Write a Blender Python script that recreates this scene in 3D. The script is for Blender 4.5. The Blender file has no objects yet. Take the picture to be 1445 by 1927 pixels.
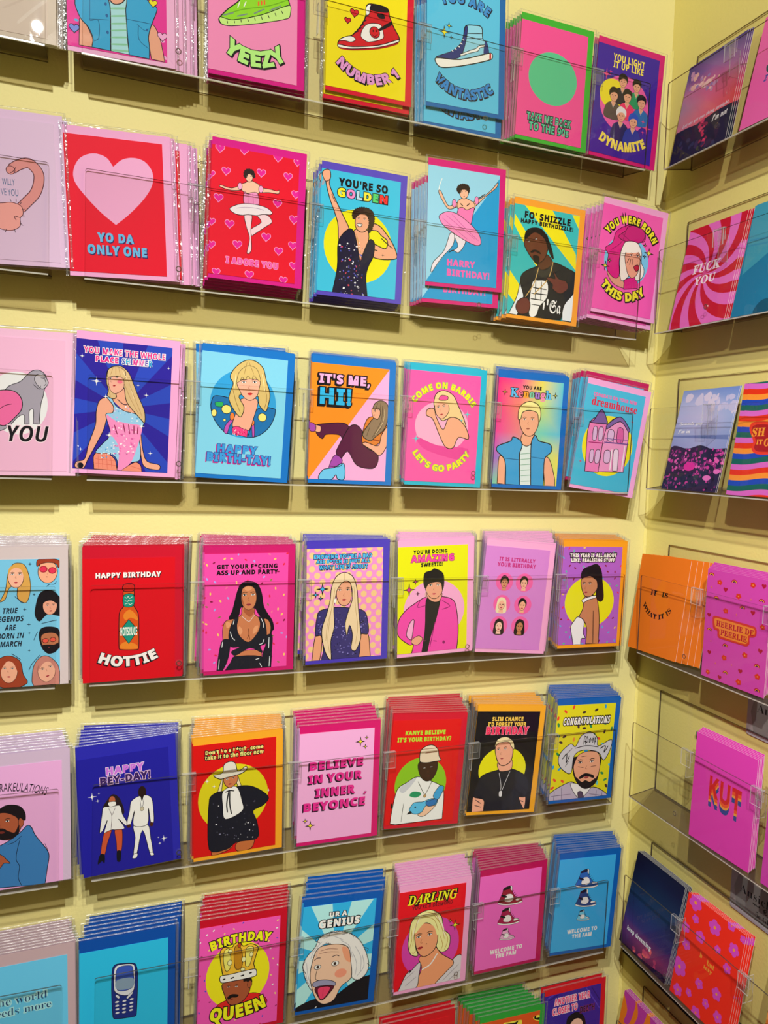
import bpy, math, random, os
from mathutils import Vector, Matrix, noise
from mathutils.geometry import tessellate_polygon

sc = bpy.context.scene
C = sc.collection
# ------------------------------------------------------------------ camera
FPX = 1395.86
cam_d = bpy.data.cameras.new('camera')
cam_d.sensor_fit = 'VERTICAL'
cam_d.sensor_height = 36.0
cam_d.lens = 36.0 * FPX / 1927.0
cam_d.clip_start = 0.02
cam = bpy.data.objects.new('camera', cam_d)
C.objects.link(cam)
YAW, PITCH, ROLL = 0.35209, -0.08872, 0.02393
fwd = Vector((math.sin(YAW) * math.cos(PITCH), math.cos(YAW) * math.cos(PITCH), math.sin(PITCH)))
r0 = Vector((math.cos(YAW), -math.sin(YAW), 0))
u0 = r0.cross(fwd)
rv = math.cos(ROLL) * r0 + math.sin(ROLL) * u0
uv = -math.sin(ROLL) * r0 + math.cos(ROLL) * u0
cam.matrix_world = Matrix(((rv.x, uv.x, -fwd.x, -0.8082), (rv.y, uv.y, -fwd.y, -0.9725), (rv.z, uv.z, -fwd.z, 1.5402), (0, 0, 0, 1)))
sc.camera = cam
# ------------------------------------------------------------------ light and exposure
sc.view_settings.view_transform = 'Standard'
sc.view_settings.look = 'None'
sc.view_settings.gamma = 1
sc.view_settings.use_curve_mapping = False
sc.view_settings.exposure = 0.0
w = bpy.data.worlds.new('world')
sc.world = w
w.use_nodes = True
w.node_tree.nodes['Background'].inputs[0].default_value = (1.0, 0.72, 0.52, 1)
w.node_tree.nodes['Background'].inputs[1].default_value = 0.03
sc.cycles.max_bounces = 5
sc.cycles.diffuse_bounces = 3
sc.cycles.glossy_bounces = 2
sc.cycles.transmission_bounces = 2
sc.cycles.transparent_max_bounces = 48
sc.cycles.caustics_reflective = False
sc.cycles.caustics_refractive = False
sc.cycles.use_denoising = True


def spot(name, loc, target, watts, col, radius, angle, blend):
    d = bpy.data.lights.new(name, 'SPOT')
    d.energy = watts
    d.color = col
    d.shadow_soft_size = radius
    d.spot_size = math.radians(angle)
    d.spot_blend = blend
    o = bpy.data.objects.new(name, d)
    C.objects.link(o)
    o.location = loc
    o.rotation_euler = (Vector(target) - Vector(loc)).to_track_quat('-Z', 'Y').to_euler()
    return o


spot('track_spot', (-0.85, -1.00, 2.29), (0.6, 0, -2.0), 80, (1.0, 0.97, 0.90), 0.012, 116, 1.0)
spot('ceiling_spot', (-1.00, -1.60, 2.72), (0, -0.1, 1.5), 122, (0.98, 0.975, 0.90), 0.014, 120, 1.0)


# ------------------------------------------------------------------ materials
def lin(h):
    h = h.lstrip('#')
    if len(h) == 3:
        h = ''.join(c * 2 for c in h)
    o = []
    for i in (0, 2, 4):
        c = int(h[i:i + 2], 16) / 255
        o.append(c / 12.92 if c <= 0.04045 else ((c + 0.055) / 1.055) ** 2.4)
    return (*o, 1)


INK = {}


def ink(h, rough=0.5, bright=1.0):
    """printed paper colour with a very fine paper grain"""
    k = (h, rough, bright)
    if k in INK:
        return INK[k]
    m = bpy.data.materials.new('printed_paper_' + h.lstrip('#'))
    m.use_nodes = True
    nt = m.node_tree
    b = nt.nodes['Principled BSDF']
    b.inputs['Roughness'].default_value = rough
    b.inputs['Specular IOR Level'].default_value = 0.1
    n = nt.nodes.new('ShaderNodeTexNoise')
    n.inputs['Scale'].default_value = 900
    hs = nt.nodes.new('ShaderNodeMapRange')
    hs.inputs['To Min'].default_value = 0.96
    hs.inputs['To Max'].default_value = 1.04
    nt.links.new(n.outputs['Fac'], hs.inputs['Value'])
    mx = nt.nodes.new('ShaderNodeMix')
    mx.data_type = 'RGBA'
    mx.blend_type = 'MULTIPLY'
    mx.inputs[0].default_value = 1
    mx.inputs[6].default_value = [min(c * bright, 0.9) if c < 0.9 else c for c in lin(h)[:3]] + [1]
    nt.links.new(hs.outputs['Result'], mx.inputs[7])
    nt.links.new(mx.outputs[2], b.inputs['Base Color'])
    INK[k] = m
    return m


def sheet_mat(name, tint, refl, rough, bump=0.0, scale=60, haze=0.02, hazecol=(0.9, 0.9, 0.92)):
    """clear plastic sheet: see-through, shiny at its fresnel angle, a trace of haze"""
    m = bpy.data.materials.new(name)
    m.use_nodes = True
    nt = m.node_tree
    nt.nodes.clear()
    out = nt.nodes.new('ShaderNodeOutputMaterial')
    tr = nt.nodes.new('ShaderNodeBsdfTransparent')
    tr.inputs[0].default_value = (*tint, 1)
    df = nt.nodes.new('ShaderNodeBsdfDiffuse')
    df.inputs[0].default_value = (*hazecol, 1)
    m1 = nt.nodes.new('ShaderNodeMixShader')
    m1.inputs[0].default_value = haze
    nt.links.new(tr.outputs[0], m1.inputs[1])
    nt.links.new(df.outputs[0], m1.inputs[2])
    gl = nt.nodes.new('ShaderNodeBsdfGlossy')
    gl.inputs['Roughness'].default_value = rough
    fr = nt.nodes.new('ShaderNodeFresnel')
    fr.inputs[0].default_value = 1.46
    mu = nt.nodes.new('ShaderNodeMath')
    mu.operation = 'MULTIPLY'
    mu.inputs[1].default_value = refl
    nt.links.new(fr.outputs[0], mu.inputs[0])
    ge = nt.nodes.new('ShaderNodeNewGeometry')       # a thin sheet mirrors at its outer face only
    inv = nt.nodes.new('ShaderNodeMath')
    inv.operation = 'SUBTRACT'
    inv.inputs[0].default_value = 1.0
    nt.links.new(ge.outputs['Backfacing'], inv.inputs[1])
    mu2 = nt.nodes.new('ShaderNodeMath')
    mu2.operation = 'MULTIPLY'
    nt.links.new(mu.outputs[0], mu2.inputs[0])
    nt.links.new(inv.outputs[0], mu2.inputs[1])
    m2 = nt.nodes.new('ShaderNodeMixShader')
    nt.links.new(mu2.outputs[0], m2.inputs[0])
    nt.links.new(m1.outputs[0], m2.inputs[1])
    nt.links.new(gl.outputs[0], m2.inputs[2])
    nt.links.new(m2.outputs[0], out.inputs[0])
    if bump:
        tc = nt.nodes.new('ShaderNodeTexCoord')
        n = nt.nodes.new('ShaderNodeTexNoise')
        n.inputs['Scale'].default_value = scale
        n.inputs['Detail'].default_value = 3
        nt.links.new(tc.outputs['Object'], n.inputs['Vector'])
        bp = nt.nodes.new('ShaderNodeBump')
        bp.inputs['Strength'].default_value = bump
        bp.inputs['Distance'].default_value = 0.004
        nt.links.new(n.outputs['Fac'], bp.inputs['Height'])
        nt.links.new(bp.outputs[0], gl.inputs['Normal'])
    return m


M_SLEEVE = sheet_mat('clear_cellophane', (0.985, 0.985, 0.99), 0.6, 0.008, 0.10, 30, 0.002)
M_SLEEVE_RIM = sheet_mat('cellophane_fold', (0.86, 0.86, 0.88), 2.0, 0.16, 0.8, 90, 0.08)
M_SLEEVE_FOLD = sheet_mat('cellophane_top_fold', (0.92, 0.92, 0.94), 2.4, 0.34, 0.4, 120, 0.08)
M_ACRYL = sheet_mat('clear_acrylic', (0.98, 0.978, 0.972), 0.5, 0.008, 0, 1, 0.001)
M_EDGE = sheet_mat('acrylic_cut_edge', (0.20, 0.15, 0.13), 1.3, 0.12, 0, 1, 0.06, (0.75, 0.72, 0.62))
M_BASE = sheet_mat('acrylic_gleam_edge', (0.90, 0.89, 0.85), 2.0, 0.25, 0, 1, 0.45, (0.92, 0.90, 0.84))  # whitish haze stands in for the gleam along the lip's lower edge
M_SHELF = sheet_mat('acrylic_shelf', (0.76, 0.73, 0.68), 0.8, 0.03, 0, 1, 0.02)  # clear shelf, tinted darker to deepen the shadow cast through it
M_CLIP = sheet_mat('clear_clip_plastic', (0.97, 0.97, 0.97), 0.9, 0.06, 0, 1, 0.02)
M_CLIPE = sheet_mat('clip_plastic_edge', (0.74, 0.74, 0.76), 1.6, 0.15, 0, 1, 0.30)


def wall_mat(name, col, col2):
    m = bpy.data.materials.new(name)
    m.use_nodes = True
    nt = m.node_tree
    b = nt.nodes['Principled BSDF']
    b.inputs['Roughness'].default_value = 0.62
    b.inputs['Specular IOR Level'].default_value = 0.3
    tc = nt.nodes.new('ShaderNodeTexCoord')
    n = nt.nodes.new('ShaderNodeTexNoise')
    n.inputs['Scale'].default_value = 5
    n.inputs['Detail'].default_value = 6
    nt.links.new(tc.outputs['Object'], n.inputs['Vector'])
    mx = nt.nodes.new('ShaderNodeMix')
    mx.data_type = 'RGBA'
    mx.inputs[6].default_value = lin(col)
    mx.inputs[7].default_value = lin(col2)
    nt.links.new(n.outputs['Fac'], mx.inputs[0])
    nt.links.new(mx.outputs[2], b.inputs['Base Color'])
    n2 = nt.nodes.new('ShaderNodeTexNoise')
    n2.inputs['Scale'].default_value = 260
    n2.inputs['Detail'].default_value = 4
    nt.links.new(tc.outputs['Object'], n2.inputs['Vector'])
    bp = nt.nodes.new('ShaderNodeBump')
    bp.inputs['Strength'].default_value = 0.25
    bp.inputs['Distance'].default_value = 0.0012
    nt.links.new(n2.outputs['Fac'], bp.inputs['Height'])
    nt.links.new(bp.outputs[0], b.inputs['Normal'])
    return m


# ------------------------------------------------------------------ mesh builder
class MB:
    def __init__(s):
        s.v, s.f, s.m, s.mats = [], [], [], []

    def mi(s, mat):
        if mat not in s.mats:
            s.mats.append(mat)
        return s.mats.index(mat)

    def face(s, pts, mat):
        i = len(s.v)
        s.v += [tuple(p) for p in pts]
        s.f.append(tuple(range(i, i + len(pts))))
        s.m.append(s.mi(mat))

    def box(s, lo, hi, mat, edge=None, thin=None):
        """box; when thin is 0/1/2 the four faces not facing that axis get the edge material"""
        (x0, y0, z0), (x1, y1, z1) = lo, hi
        i = len(s.v)
        s.v += [(x0, y0, z0), (x1, y0, z0), (x1, y1, z0), (x0, y1, z0), (x0, y0, z1), (x1, y0, z1), (x1, y1, z1), (x0, y1, z1)]
        for q, ax in (((0, 3, 2, 1), 2), ((4, 5, 6, 7), 2), ((0, 1, 5, 4), 1), ((2, 3, 7, 6), 1), ((0, 4, 7, 3), 0), ((1, 2, 6, 5), 0)):
            s.f.append(tuple(i + k for k in q))
            s.m.append(s.mi(edge if (edge and ax != thin) else mat))

    def prism(s, poly, z0, z1, mat, edge=None):
        """flat outline in x,y given a thickness along z"""
        n = len(poly)
        i = len(s.v)
        s.v += [(x, y, z0) for x, y in poly] + [(x, y, z1) for x, y in poly]
        for t in tri(poly):
            s.f.append((i + t[2], i + t[1], i + t[0]))
            s.m.append(s.mi(mat))
            s.f.append((i + n + t[0], i + n + t[1], i + n + t[2]))
            s.m.append(s.mi(mat))
        for k in range(n):
            j = (k + 1) % n
            s.f.append((i + k, i + j, i + n + j, i + n + k))
            s.m.append(s.mi(edge or mat))

    def mesh(s, name):
        me = bpy.data.meshes.new(name)
        me.from_pydata(s.v, [], s.f)
        for m in s.mats:
            me.materials.append(m)
        me.polygons.foreach_set('material_index', s.m)
        me.update()
        return me

    def obj(s, name, parent=None, matrix=None):
        return put(name, s.mesh(name), parent, matrix)


def put(name, me, parent=None, matrix=None):
    o = bpy.data.objects.new(name, me)
    C.objects.link(o)
    if parent:
        o.parent = parent
    if matrix is not None:
        o.matrix_local = matrix
    return o


def tri(poly):
    a = sum(poly[i - 1][0] * poly[i][1] - poly[i][0] * poly[i - 1][1] for i in range(len(poly)))
    ts = tessellate_polygon([[Vector((x, y, 0)) for x, y in poly]])
    out = []
    for t in ts:
        p, q, r = (poly[k] for k in t)
        c = (q[0] - p[0]) * (r[1] - p[1]) - (q[1] - p[1]) * (r[0] - p[0])
        out.append(t if c > 0 else (t[0], t[2], t[1]))
    return out


def thing(name, label, cat, matrix, group=None):
    o = bpy.data.objects.new(name, None)
    o.empty_display_size = 0.02
    C.objects.link(o)
    o.matrix_world = matrix
    tag(o, label, cat, group)
    return o


def tag(o, label, cat, group=None):
    o['label'] = label
    o['category'] = cat
    if group:
        o['group'] = group


# ------------------------------------------------------------------ room
def struct(name, mb):
    o = mb.obj(name)
    o['kind'] = 'structure'
    return o


YELLOW = wall_mat('yellow_wall_paint', '#efe3a0', '#eade96')
YELLOW_BOUNCE = wall_mat('yellow_wall_bounce_tint', '#eee08e', '#e9da80')  # same yellow, deepened with the colour bounced between the walls
b = MB(); b.box((-3.2, 0, 0), (0.1, 0.1, 2.75), YELLOW); struct('wall_left', b)
b = MB(); b.box((0, -3.6, 0), (0.1, 0, 2.75), YELLOW_BOUNCE); struct('wall_right', b)
b = MB(); b.box((-3.2, -3.6, -0.1), (0.1, 0.1, 0), wall_mat('dark_brown_floor', '#4a2c20', '#40261c')); struct('floor', b)  # unseen floor, coloured dark red-brown to dim and warm its bounced light
b = MB(); b.box((-3.2, -3.6, 2.75), (0.1, 0.1, 2.85), wall_mat('dimmed_ceiling', '#8a8278', '#827a70')); struct('ceiling', b)  # unseen ceiling, greyed to cut the light it sends back
# uneven caulk bead down the corner
random.seed(4)
b = MB()
prev = None
for k in range(181):
    z = 0.35 + k * 0.01
    a = 0.0028 + 0.0016 * random.random()
    c = 0.0028 + 0.0016 * random.random()
    cur = [(-a, -0.0002, z), (-0.0012 - 0.0008 * random.random(), -0.0016, z), (-0.0002, -c, z)]
    if prev:
        for j in range(2):
            b.face((prev[j], prev[j + 1], cur[j + 1], cur[j]), YELLOW_BOUNCE)
    prev = cur
struct('trim_1', b)
# open board joint low on the side wall
b = MB()
b.box((-0.0012, -0.42, 0.695), (0.0, -0.002, 0.6985), ink('#1c1a12'))
struct('trim_2', b)

# ------------------------------------------------------------------ acrylic racks
ROWZ = [1.9535, 1.7118, 1.4848, 1.2413, 0.9988, 0.7523, 0.507]      # underside of each front lip
ROWR = [1.949, 1.7145, 1.4845, 1.2325, 1.002, 0.7535, 0.508]                # the same on the side wall
SAG, MID = 0.019, -0.45                                           # the long wall's racks hang a touch lower towards the corner
RISE = 0.009                                                   # the shelf climbs this much towards the wall
LIPD, LIPT, LIPH, BACKH = 0.0505, 0.0020, 0.121, 0.167


def rounded(x0, y0, x1, y1, r, corners):
    """outline with the chosen corners rounded: bl br tr tl"""
    out = []
    for name, cx, cy, a0 in (('bl', x0, y0, 180), ('br', x1, y0, 270), ('tr', x1, y1, 0), ('tl', x0, y1, 90)):
        if name in corners:
            sx, sy = (1 if cx == x0 else -1), (1 if cy == y0 else -1)
            for k in range(5):
                t = math.radians(a0 + 22.5 * k)
                out.append((cx + sx * r + r * math.cos(t), cy + sy * r + r * math.sin(t)))
        else:
            out.append((cx, cy))
    return out


def rack(wall, length, org, clips, caps, label, blades=None):
    """org: matrix with x along the rack, y up, z out of the wall, zero at the left end, underside of the lip"""
    t = thing('card_rack', label, 'display rack', org, 'clear acrylic card racks')
    b = MB()
    b.prism(rounded(0, RISE - 0.003, length, BACKH, 0.0018, ('tl', 'tr')), 0.0006, 0.0034, M_ACRYL, M_EDGE)
    b.obj('back_plate', t)
    b = MB()
    i0 = [(0.0034, RISE - 0.0015), (LIPD, 0.0), (LIPD, 0.0015), (0.0034, RISE)]
    n = len(b.v)
    b.v += [(0, y, z) for z, y in i0] + [(length, y, z) for z, y in i0]
    for q, mm in (((0, 1, 5, 4), M_SHELF), ((2, 3, 7, 6), M_SHELF), ((0, 3, 2, 1), M_EDGE), ((4, 5, 6, 7), M_EDGE)):
        b.f.append(q)
        b.m.append(b.mi(mm))
    b.obj('shelf', t)
    b = MB()
    b.prism(rounded(0, 0.0016, length, LIPH, 0.0028, ('tl', 'tr')), LIPD, LIPD + LIPT, M_ACRYL, M_EDGE)
    b.prism([(0, 0), (length, 0), (length, 0.0016), (0, 0.0016)], LIPD, LIPD + LIPT, M_BASE)      # pale strip, the lower edge's gleam put into its material
    b.obj('front_lip', t)
    for cx in caps:
        b = MB()
        ring = [[(cx + r * math.cos(a * math.pi / 8), 0.023 + r * math.sin(a * math.pi / 8), z) for a in range(16)] for r, z in ((0.0042, LIPD + LIPT), (0.0042, LIPD + LIPT + 0.0016), (0.0034, LIPD + LIPT + 0.0026), (0.0022, LIPD + LIPT + 0.0026), (0.0018, LIPD + LIPT + 0.0014))]
        for p, q in zip(ring, ring[1:]):
            for a in range(16):
                b.face((p[a], p[(a + 1) % 16], q[(a + 1) % 16], q[a]), M_EDGE if p is ring[2] else M_CLIP)
        b.face(ring[-1], M_CLIP)
        b.obj('screw_cap', t)
    for ci, dx in enumerate(clips):
        bx = blades[ci] if blades else dx + 0.0068
        bz = 0.0445 if blades else 0.034
        b = MB()
        b.box((bx - 0.0006, LIPH - 0.040, bz), (bx + 0.0006, LIPH - 0.004, LIPD - 0.0004), M_CLIP, M_CLIPE, 0)
        d = b.obj('divider', t)
        b = MB()
        z1 = LIPD + LIPT + 0.0004
        b.box((dx, LIPH - 0.021, z1), (dx + 0.0175, LIPH + 0.0016, z1 + 0.0016), M_CLIP, M_CLIPE, 2)
        b.box((dx, LIPH + 0.0004, LIPD - 0.0016), (dx + 0.0175, LIPH + 0.0018, z1), M_CLIP, M_CLIPE, 1)
        b.box((dx + 0.004, LIPH - 0.014, LIPD - 0.0016), (dx + 0.0165, LIPH + 0.0004, LIPD - 0.0004), M_CLIP, M_CLIPE, 2)
        b.obj('clip', d)
    return t


def wall_matrix(wall, s, z, d=0.0, roll=0.0, tilt=0.0):
    """a frame on a wall: x along it (away from the viewer's left), y up, z into the room"""
    cr, sr, ct, st = math.cos(roll), math.sin(roll), math.cos(tilt), math.sin(tilt)
    if wall == 'L':
        X, Y, o = Vector((cr, sr * st, sr * ct)), Vector((-sr, cr * st, cr * ct)), Vector((s, -d, z))
    else:
        X, Y, o = Vector((sr * st, -cr, sr * ct)), Vector((cr * st, sr, cr * ct)), Vector((-d, -s, z))
    Z = X.cross(Y)
    return Matrix(((X.x, Y.x, Z.x, o.x), (X.y, Y.y, Z.y, o.y), (X.z, Y.z, Z.z, o.z), (0, 0, 0, 1)))


ORD = ['top', 'second', 'third', 'fourth', 'fifth', 'sixth', 'bottom']
# where each divider blade stands in its pocket gap
BLADES = [[0.1176, 0.2649, 0.4019, 0.5352, 0.6638], [0.1175, 0.2634, 0.4022, 0.5381, 0.6726], [0.1155, 0.254, 0.3898, 0.5223, 0.6576], [0.1205, 0.2553, 0.3835, 0.5123, 0.6427], [0.1106, 0.2455, 0.3788, 0.5084, 0.64], [0.1132, 0.2523, 0.3899, 0.5241, 0.656], [0.1228, 0.2548, 0.3789, 0.5211, 0.6557]]
for k, z in enumerate(ROWZ):
    rack('L', 0.756, wall_matrix('L', -0.836, z + SAG * (MID + 0.836), 0, -SAG), [x - 0.007 for x in BLADES[k]], (0.102, 0.494),
         'clear six-pocket card rack, long yellow wall, %s row' % (ORD[k] + (' from the top' if 0 < k < 6 else '')), BLADES[k])
    rack('L', 0.756, wall_matrix('L', -1.629, z + SAG * (MID + 1.629), 0, -SAG), [0.116, 0.246, 0.374, 0.50, 0.626], (0.101, 0.491),
         'clear rack cut off by the photo edge, long wall, %s row' % (ORD[k] + (' from the top' if 0 < k < 6 else '')))
    rack('R', 0.62, wall_matrix('R', 0.058, ROWR[k]), [0.107, 0.229, 0.371, 0.493], (0.102, 0.49),
         'clear postcard rack on the short side wall, %s row' % (ORD[k] + (' from the top' if 0 < k < 6 else '')))

# ------------------------------------------------------------------ what stands in the racks
# pose (along the wall, height, distance, roll, tilt), envelope, envelope behind, count, backmost, second, look
CARDS = {
 'a1': ((-0.9229, 1.962, 0.047, 0.0, 0.05), 'D8C8BC', None, 3, ('rel', 6, -2, 0), None, 'plain beige'),
 'denim': ((-0.7979, 1.9634, 0.0474, 0.012, 0.0297), 'F0B4E0', None, 4, ('rel', 26, 0, 0), None, 'magenta denim vest figure with hearts'),
 'yeezy': ((-0.6468, 1.9734, 0.0474, -0.003, 0.03), 'D81A8C', None, 5, ('rel', 0, -9, -0.01), None, 'pink lime green sneaker'),
 'number': ((-0.5059, 1.9797, 0.0474, -0.0131, 0.0295), 'D81A38', None, 3, ('rel', -1, -9, 0), (-0.5, -8), 'yellow red basketball shoe'),
 'vant': ((-0.3715, 1.9854, 0.0475, 0.0088, 0.03), '1466B4', None, 5, ('rel', -8, -26, 0), (-1, -23), 'light blue skate shoe'),
 'furry': ((-0.2403, 1.9642, 0.0475, -0.024, -0.011), '3EB234', None, 6, ('rel', -9, -1, 0), None, 'pink green disc throwback'),
 'dyna': ((-0.1209, 1.9591, 0.0474, -0.0561, 0.0025), 'D41A74', None, 2, ('rel', -2, 1, 0), None, 'purple seven singers group'),
 'willy': ((-0.9127, 1.7335, 0.0477, 0.0373, -0.0257), 'E2C0E6', None, 3, ('rel', 2, -7, 0), None, 'lilac curly pink doodle'),
 'heart': ((-0.7986, 1.7294, 0.0475, 0.0361, -0.0078), 'F0AADC', None, 5, ('rel', 30, 0, -0.02), None, 'red big pink heart'),
 'adore': ((-0.6465, 1.7394, 0.0478, -0.0282, -0.0185), 'D81A8E', None, 5, ('rel', -4, -10, 0), None, 'red ballet dancer and pink hearts'),
 'golden': ((-0.513, 1.7319, 0.0478, -0.0264, -0.0307), '5A4AC4', None, 5, ('rel', -5, -9, 0), None, 'cyan singer with raised arm'),
 'harry': ((-0.3653, 1.7587, 0.0477, 0.0065, -0.037), 'D4167C', None, 6, ('rel', -12, -24, 0), (-3, -21), 'blue ballet dancer in pink tutu'),
 'shizzle': ((-0.2425, 1.7247, 0.0473, -0.0378, -0.0374), 'F5A233', None, 5, ('rel', -10, -3, 0), None, 'teal and yellow striped rapper'),
 'born': ((-0.1052, 1.7423, 0.0475, -0.0843, -0.0258), 'F2A6DA', None, 6, ('rel', -16, -12, 0.01), (-3, -9), 'pink turban singer birthday'),
 'baboon': ((-0.9097, 1.4921, 0.0477, -0.0004, 0.0186), 'F0BCDE', None, 3, ('rel', 3, -3, 0), None, 'pink baboon'),
 'shimmer': ((-0.7988, 1.5041, 0.0479, -0.0429, 0.0055), 'F2A8DE', None, 3, ('rel', 7, -13, 0), (3, -12), 'navy starburst singer in glitter bodysuit'),
 'birthtay': ((-0.6611, 1.4925, 0.0476, -0.0584, 0.024), '1473CC', None, 4, ('abs', -0.6544, 1.5005, 0.0118), None, 'pale blue blonde portrait birthday'),
 'itsme': ((-0.5205, 1.4901, 0.0471, -0.0299, 0.0281), '1473CC', None, 7, ('abs', -0.5104, 1.5037, -0.0327), None, 'orange and pink reclining woman'),
 'party': ((-0.3874, 1.4851, 0.0469, -0.0373, 0.0125), '20B2D4', None, 5, ('abs', -0.3795, 1.4968, -0.0249), None, 'hot pink blonde party'),
 'enough': ((-0.2555, 1.4857, 0.0473, -0.0303, -0.0118), '0F6AC4', None, 5, ('abs', -0.2378, 1.5007, -0.0324), None, 'rainbow gradient man in blue vest'),
 'dream': ((-0.1278, 1.4843, 0.0475, -0.1469, -0.0266), 'F2A8DE', 'C41C60', 6, ('abs', -0.112, 1.4953, -0.0651), None, 'sky blue pink turret house'),
 'legends': ((-0.9203, 1.2468, 0.0474, -0.0093, 0.0217), 'D2C2C6', None, 8, ('abs', -0.9258, 1.2459, 0.0), None, 'light blue six famous faces'),
 'hottie': ((-0.7905, 1.2474, 0.0485, -0.0062, 0.0424), 'C8102C', None, 9, ('abs', -0.7849, 1.2594, -0.0404), None, 'red hot sauce bottle birthday'),
 'getyour': ((-0.6508, 1.2536, 0.0479, -0.0092, 0.0091), 'C81A6C', None, 9, ('abs', -0.6566, 1.2612, -0.0483), None, 'pink confetti woman in black wrap top'),
 'knowing': ((-0.5202, 1.2571, 0.0471, 0.0013, 0.0026), '4A3ABC', None, 8, ('abs', -0.5208, 1.2613, -0.0366), None, 'polka dot long blonde woman'),
 'amazing': ((-0.3915, 1.2572, 0.0471, 0.0201, -0.002), 'F2A8D8', None, 8, ('abs', -0.3826, 1.2622, -0.0288), None, 'yellow woman in pink blazer'),
 'literally': ((-0.2726, 1.2508, 0.0474, -0.0992, 0.027), 'F2A8D8', None, 9, ('abs', -0.2474, 1.2613, -0.0152), None, 'lilac six little heads'),
 'realising': ((-0.1358, 1.2493, 0.0479, -0.031, 0.0176), 'F5A21E', None, 9, ('abs', -0.1294, 1.2548, -0.0372), None, 'purple confetti woman with ponytail'),
 'drake': ((-0.9201, 1.0023, 0.0474, -0.0016, 0.0197), 'CFB6D4', None, 8, ('abs', -0.9302, 1.0057, -0.0), None, 'pink bearded man in blue sweater'),
 'beyday': ((-0.7922, 1.0065, 0.0476, 0.0421, 0.0052), '2C2AB4', None, 8, ('abs', -0.8027, 1.0164, -0.0697), None, 'deep blue couple in white suits'),
 'cometake': ((-0.6627, 1.0105, 0.0476, 0.0043, -0.0107), 'F5AA2A', None, 10, ('abs', -0.664, 1.0189, -0.0437), None, 'red woman in cowboy hat'),
 'believe': ((-0.5288, 1.0059, 0.0476, -0.0226, 0.028), 'D41670', None, 7, ('abs', -0.5259, 1.0192, -0.0002), None, 'pale pink bold lettering'),
 'kanye': ((-0.4047, 1.0078, 0.0484, -0.08, 0.0543), 'D01232', None, 10, ('abs', -0.394, 1.0227, -0.0441), None, 'red man in cap and bird shirt'),
 'slim': ((-0.2776, 1.0088, 0.0476, -0.1021, 0.0301), 'F5AE2A', None, 8, ('abs', -0.2666, 1.0118, -0.0536), None, 'black man in dark tee'),
 'congrats': ((-0.1389, 1.0077, 0.0476, -0.0558, -0.0063), '0C62BC', None, 10, ('abs', -0.13, 1.0153, -0.0722), None, 'yellow confetti man in western hat'),
 'world': ((-0.9171, 0.7545, 0.0475, -0.0, 0.03), 'C4A8B0', None, 10, ('abs', -0.926, 0.7628, 0.0), None, 'sky blue serif quote'),
 'phone': ((-0.8004, 0.7565, 0.0475, -0.013, 0.0283), '0C4EAC', None, 7, ('abs', -0.7898, 0.7621, -0.0146), None, 'cyan old mobile phone'),
 'queen': ((-0.6582, 0.7616, 0.0476, -0.0287, 0.0113), 'C8102A', None, 8, ('abs', -0.6514, 0.7653, -0.0486), None, 'pink confetti man in gold crown'),
 'genius': ((-0.5277, 0.7627, 0.0474, -0.0681, 0.0062), '0C5AB8', None, 6, ('abs', -0.5124, 0.7658, -0.0678), None, 'blue sunray white haired man'),
 'darling': ((-0.3836, 0.7593, 0.0474, -0.0355, 0.0003), 'F2A8D8', None, 10, ('abs', -0.3749, 0.7699, -0.033), None, 'red curly blonde portrait with pearls'),
 'fampink': ((-0.2551, 0.7616, 0.0475, -0.0252, -0.0103), 'C0125C', None, 10, ('abs', -0.2518, 0.7676, -0.0754), None, 'pink three sneakers'),
 'famblue': ((-0.1242, 0.7588, 0.0475, -0.0797, 0.0145), '0C62BC', None, 10, ('abs', -0.1143, 0.7636, -0.1041), None, 'bright blue three sneakers'),
 'death': ((-0.1292, 0.5381, 0.0474, -0.0181, 0.0416), 'D81A26', None, 2, ('rel', -2, 1, 0), None, 'indigo black haired figure'),
 'greencard': ((-0.246, 0.5226, 0.047, -0.04, 0.02), '2CA23A', None, 8, ('rel', -25, 14, -0.03), None, 'green topped orange'),
 'redcard': ((-0.3986, 0.5513, 0.047, -0.02, 0.03), 'CC1222', None, 3, ('rel', -2, 4, 0), None, 'plain red'),
}
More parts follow.
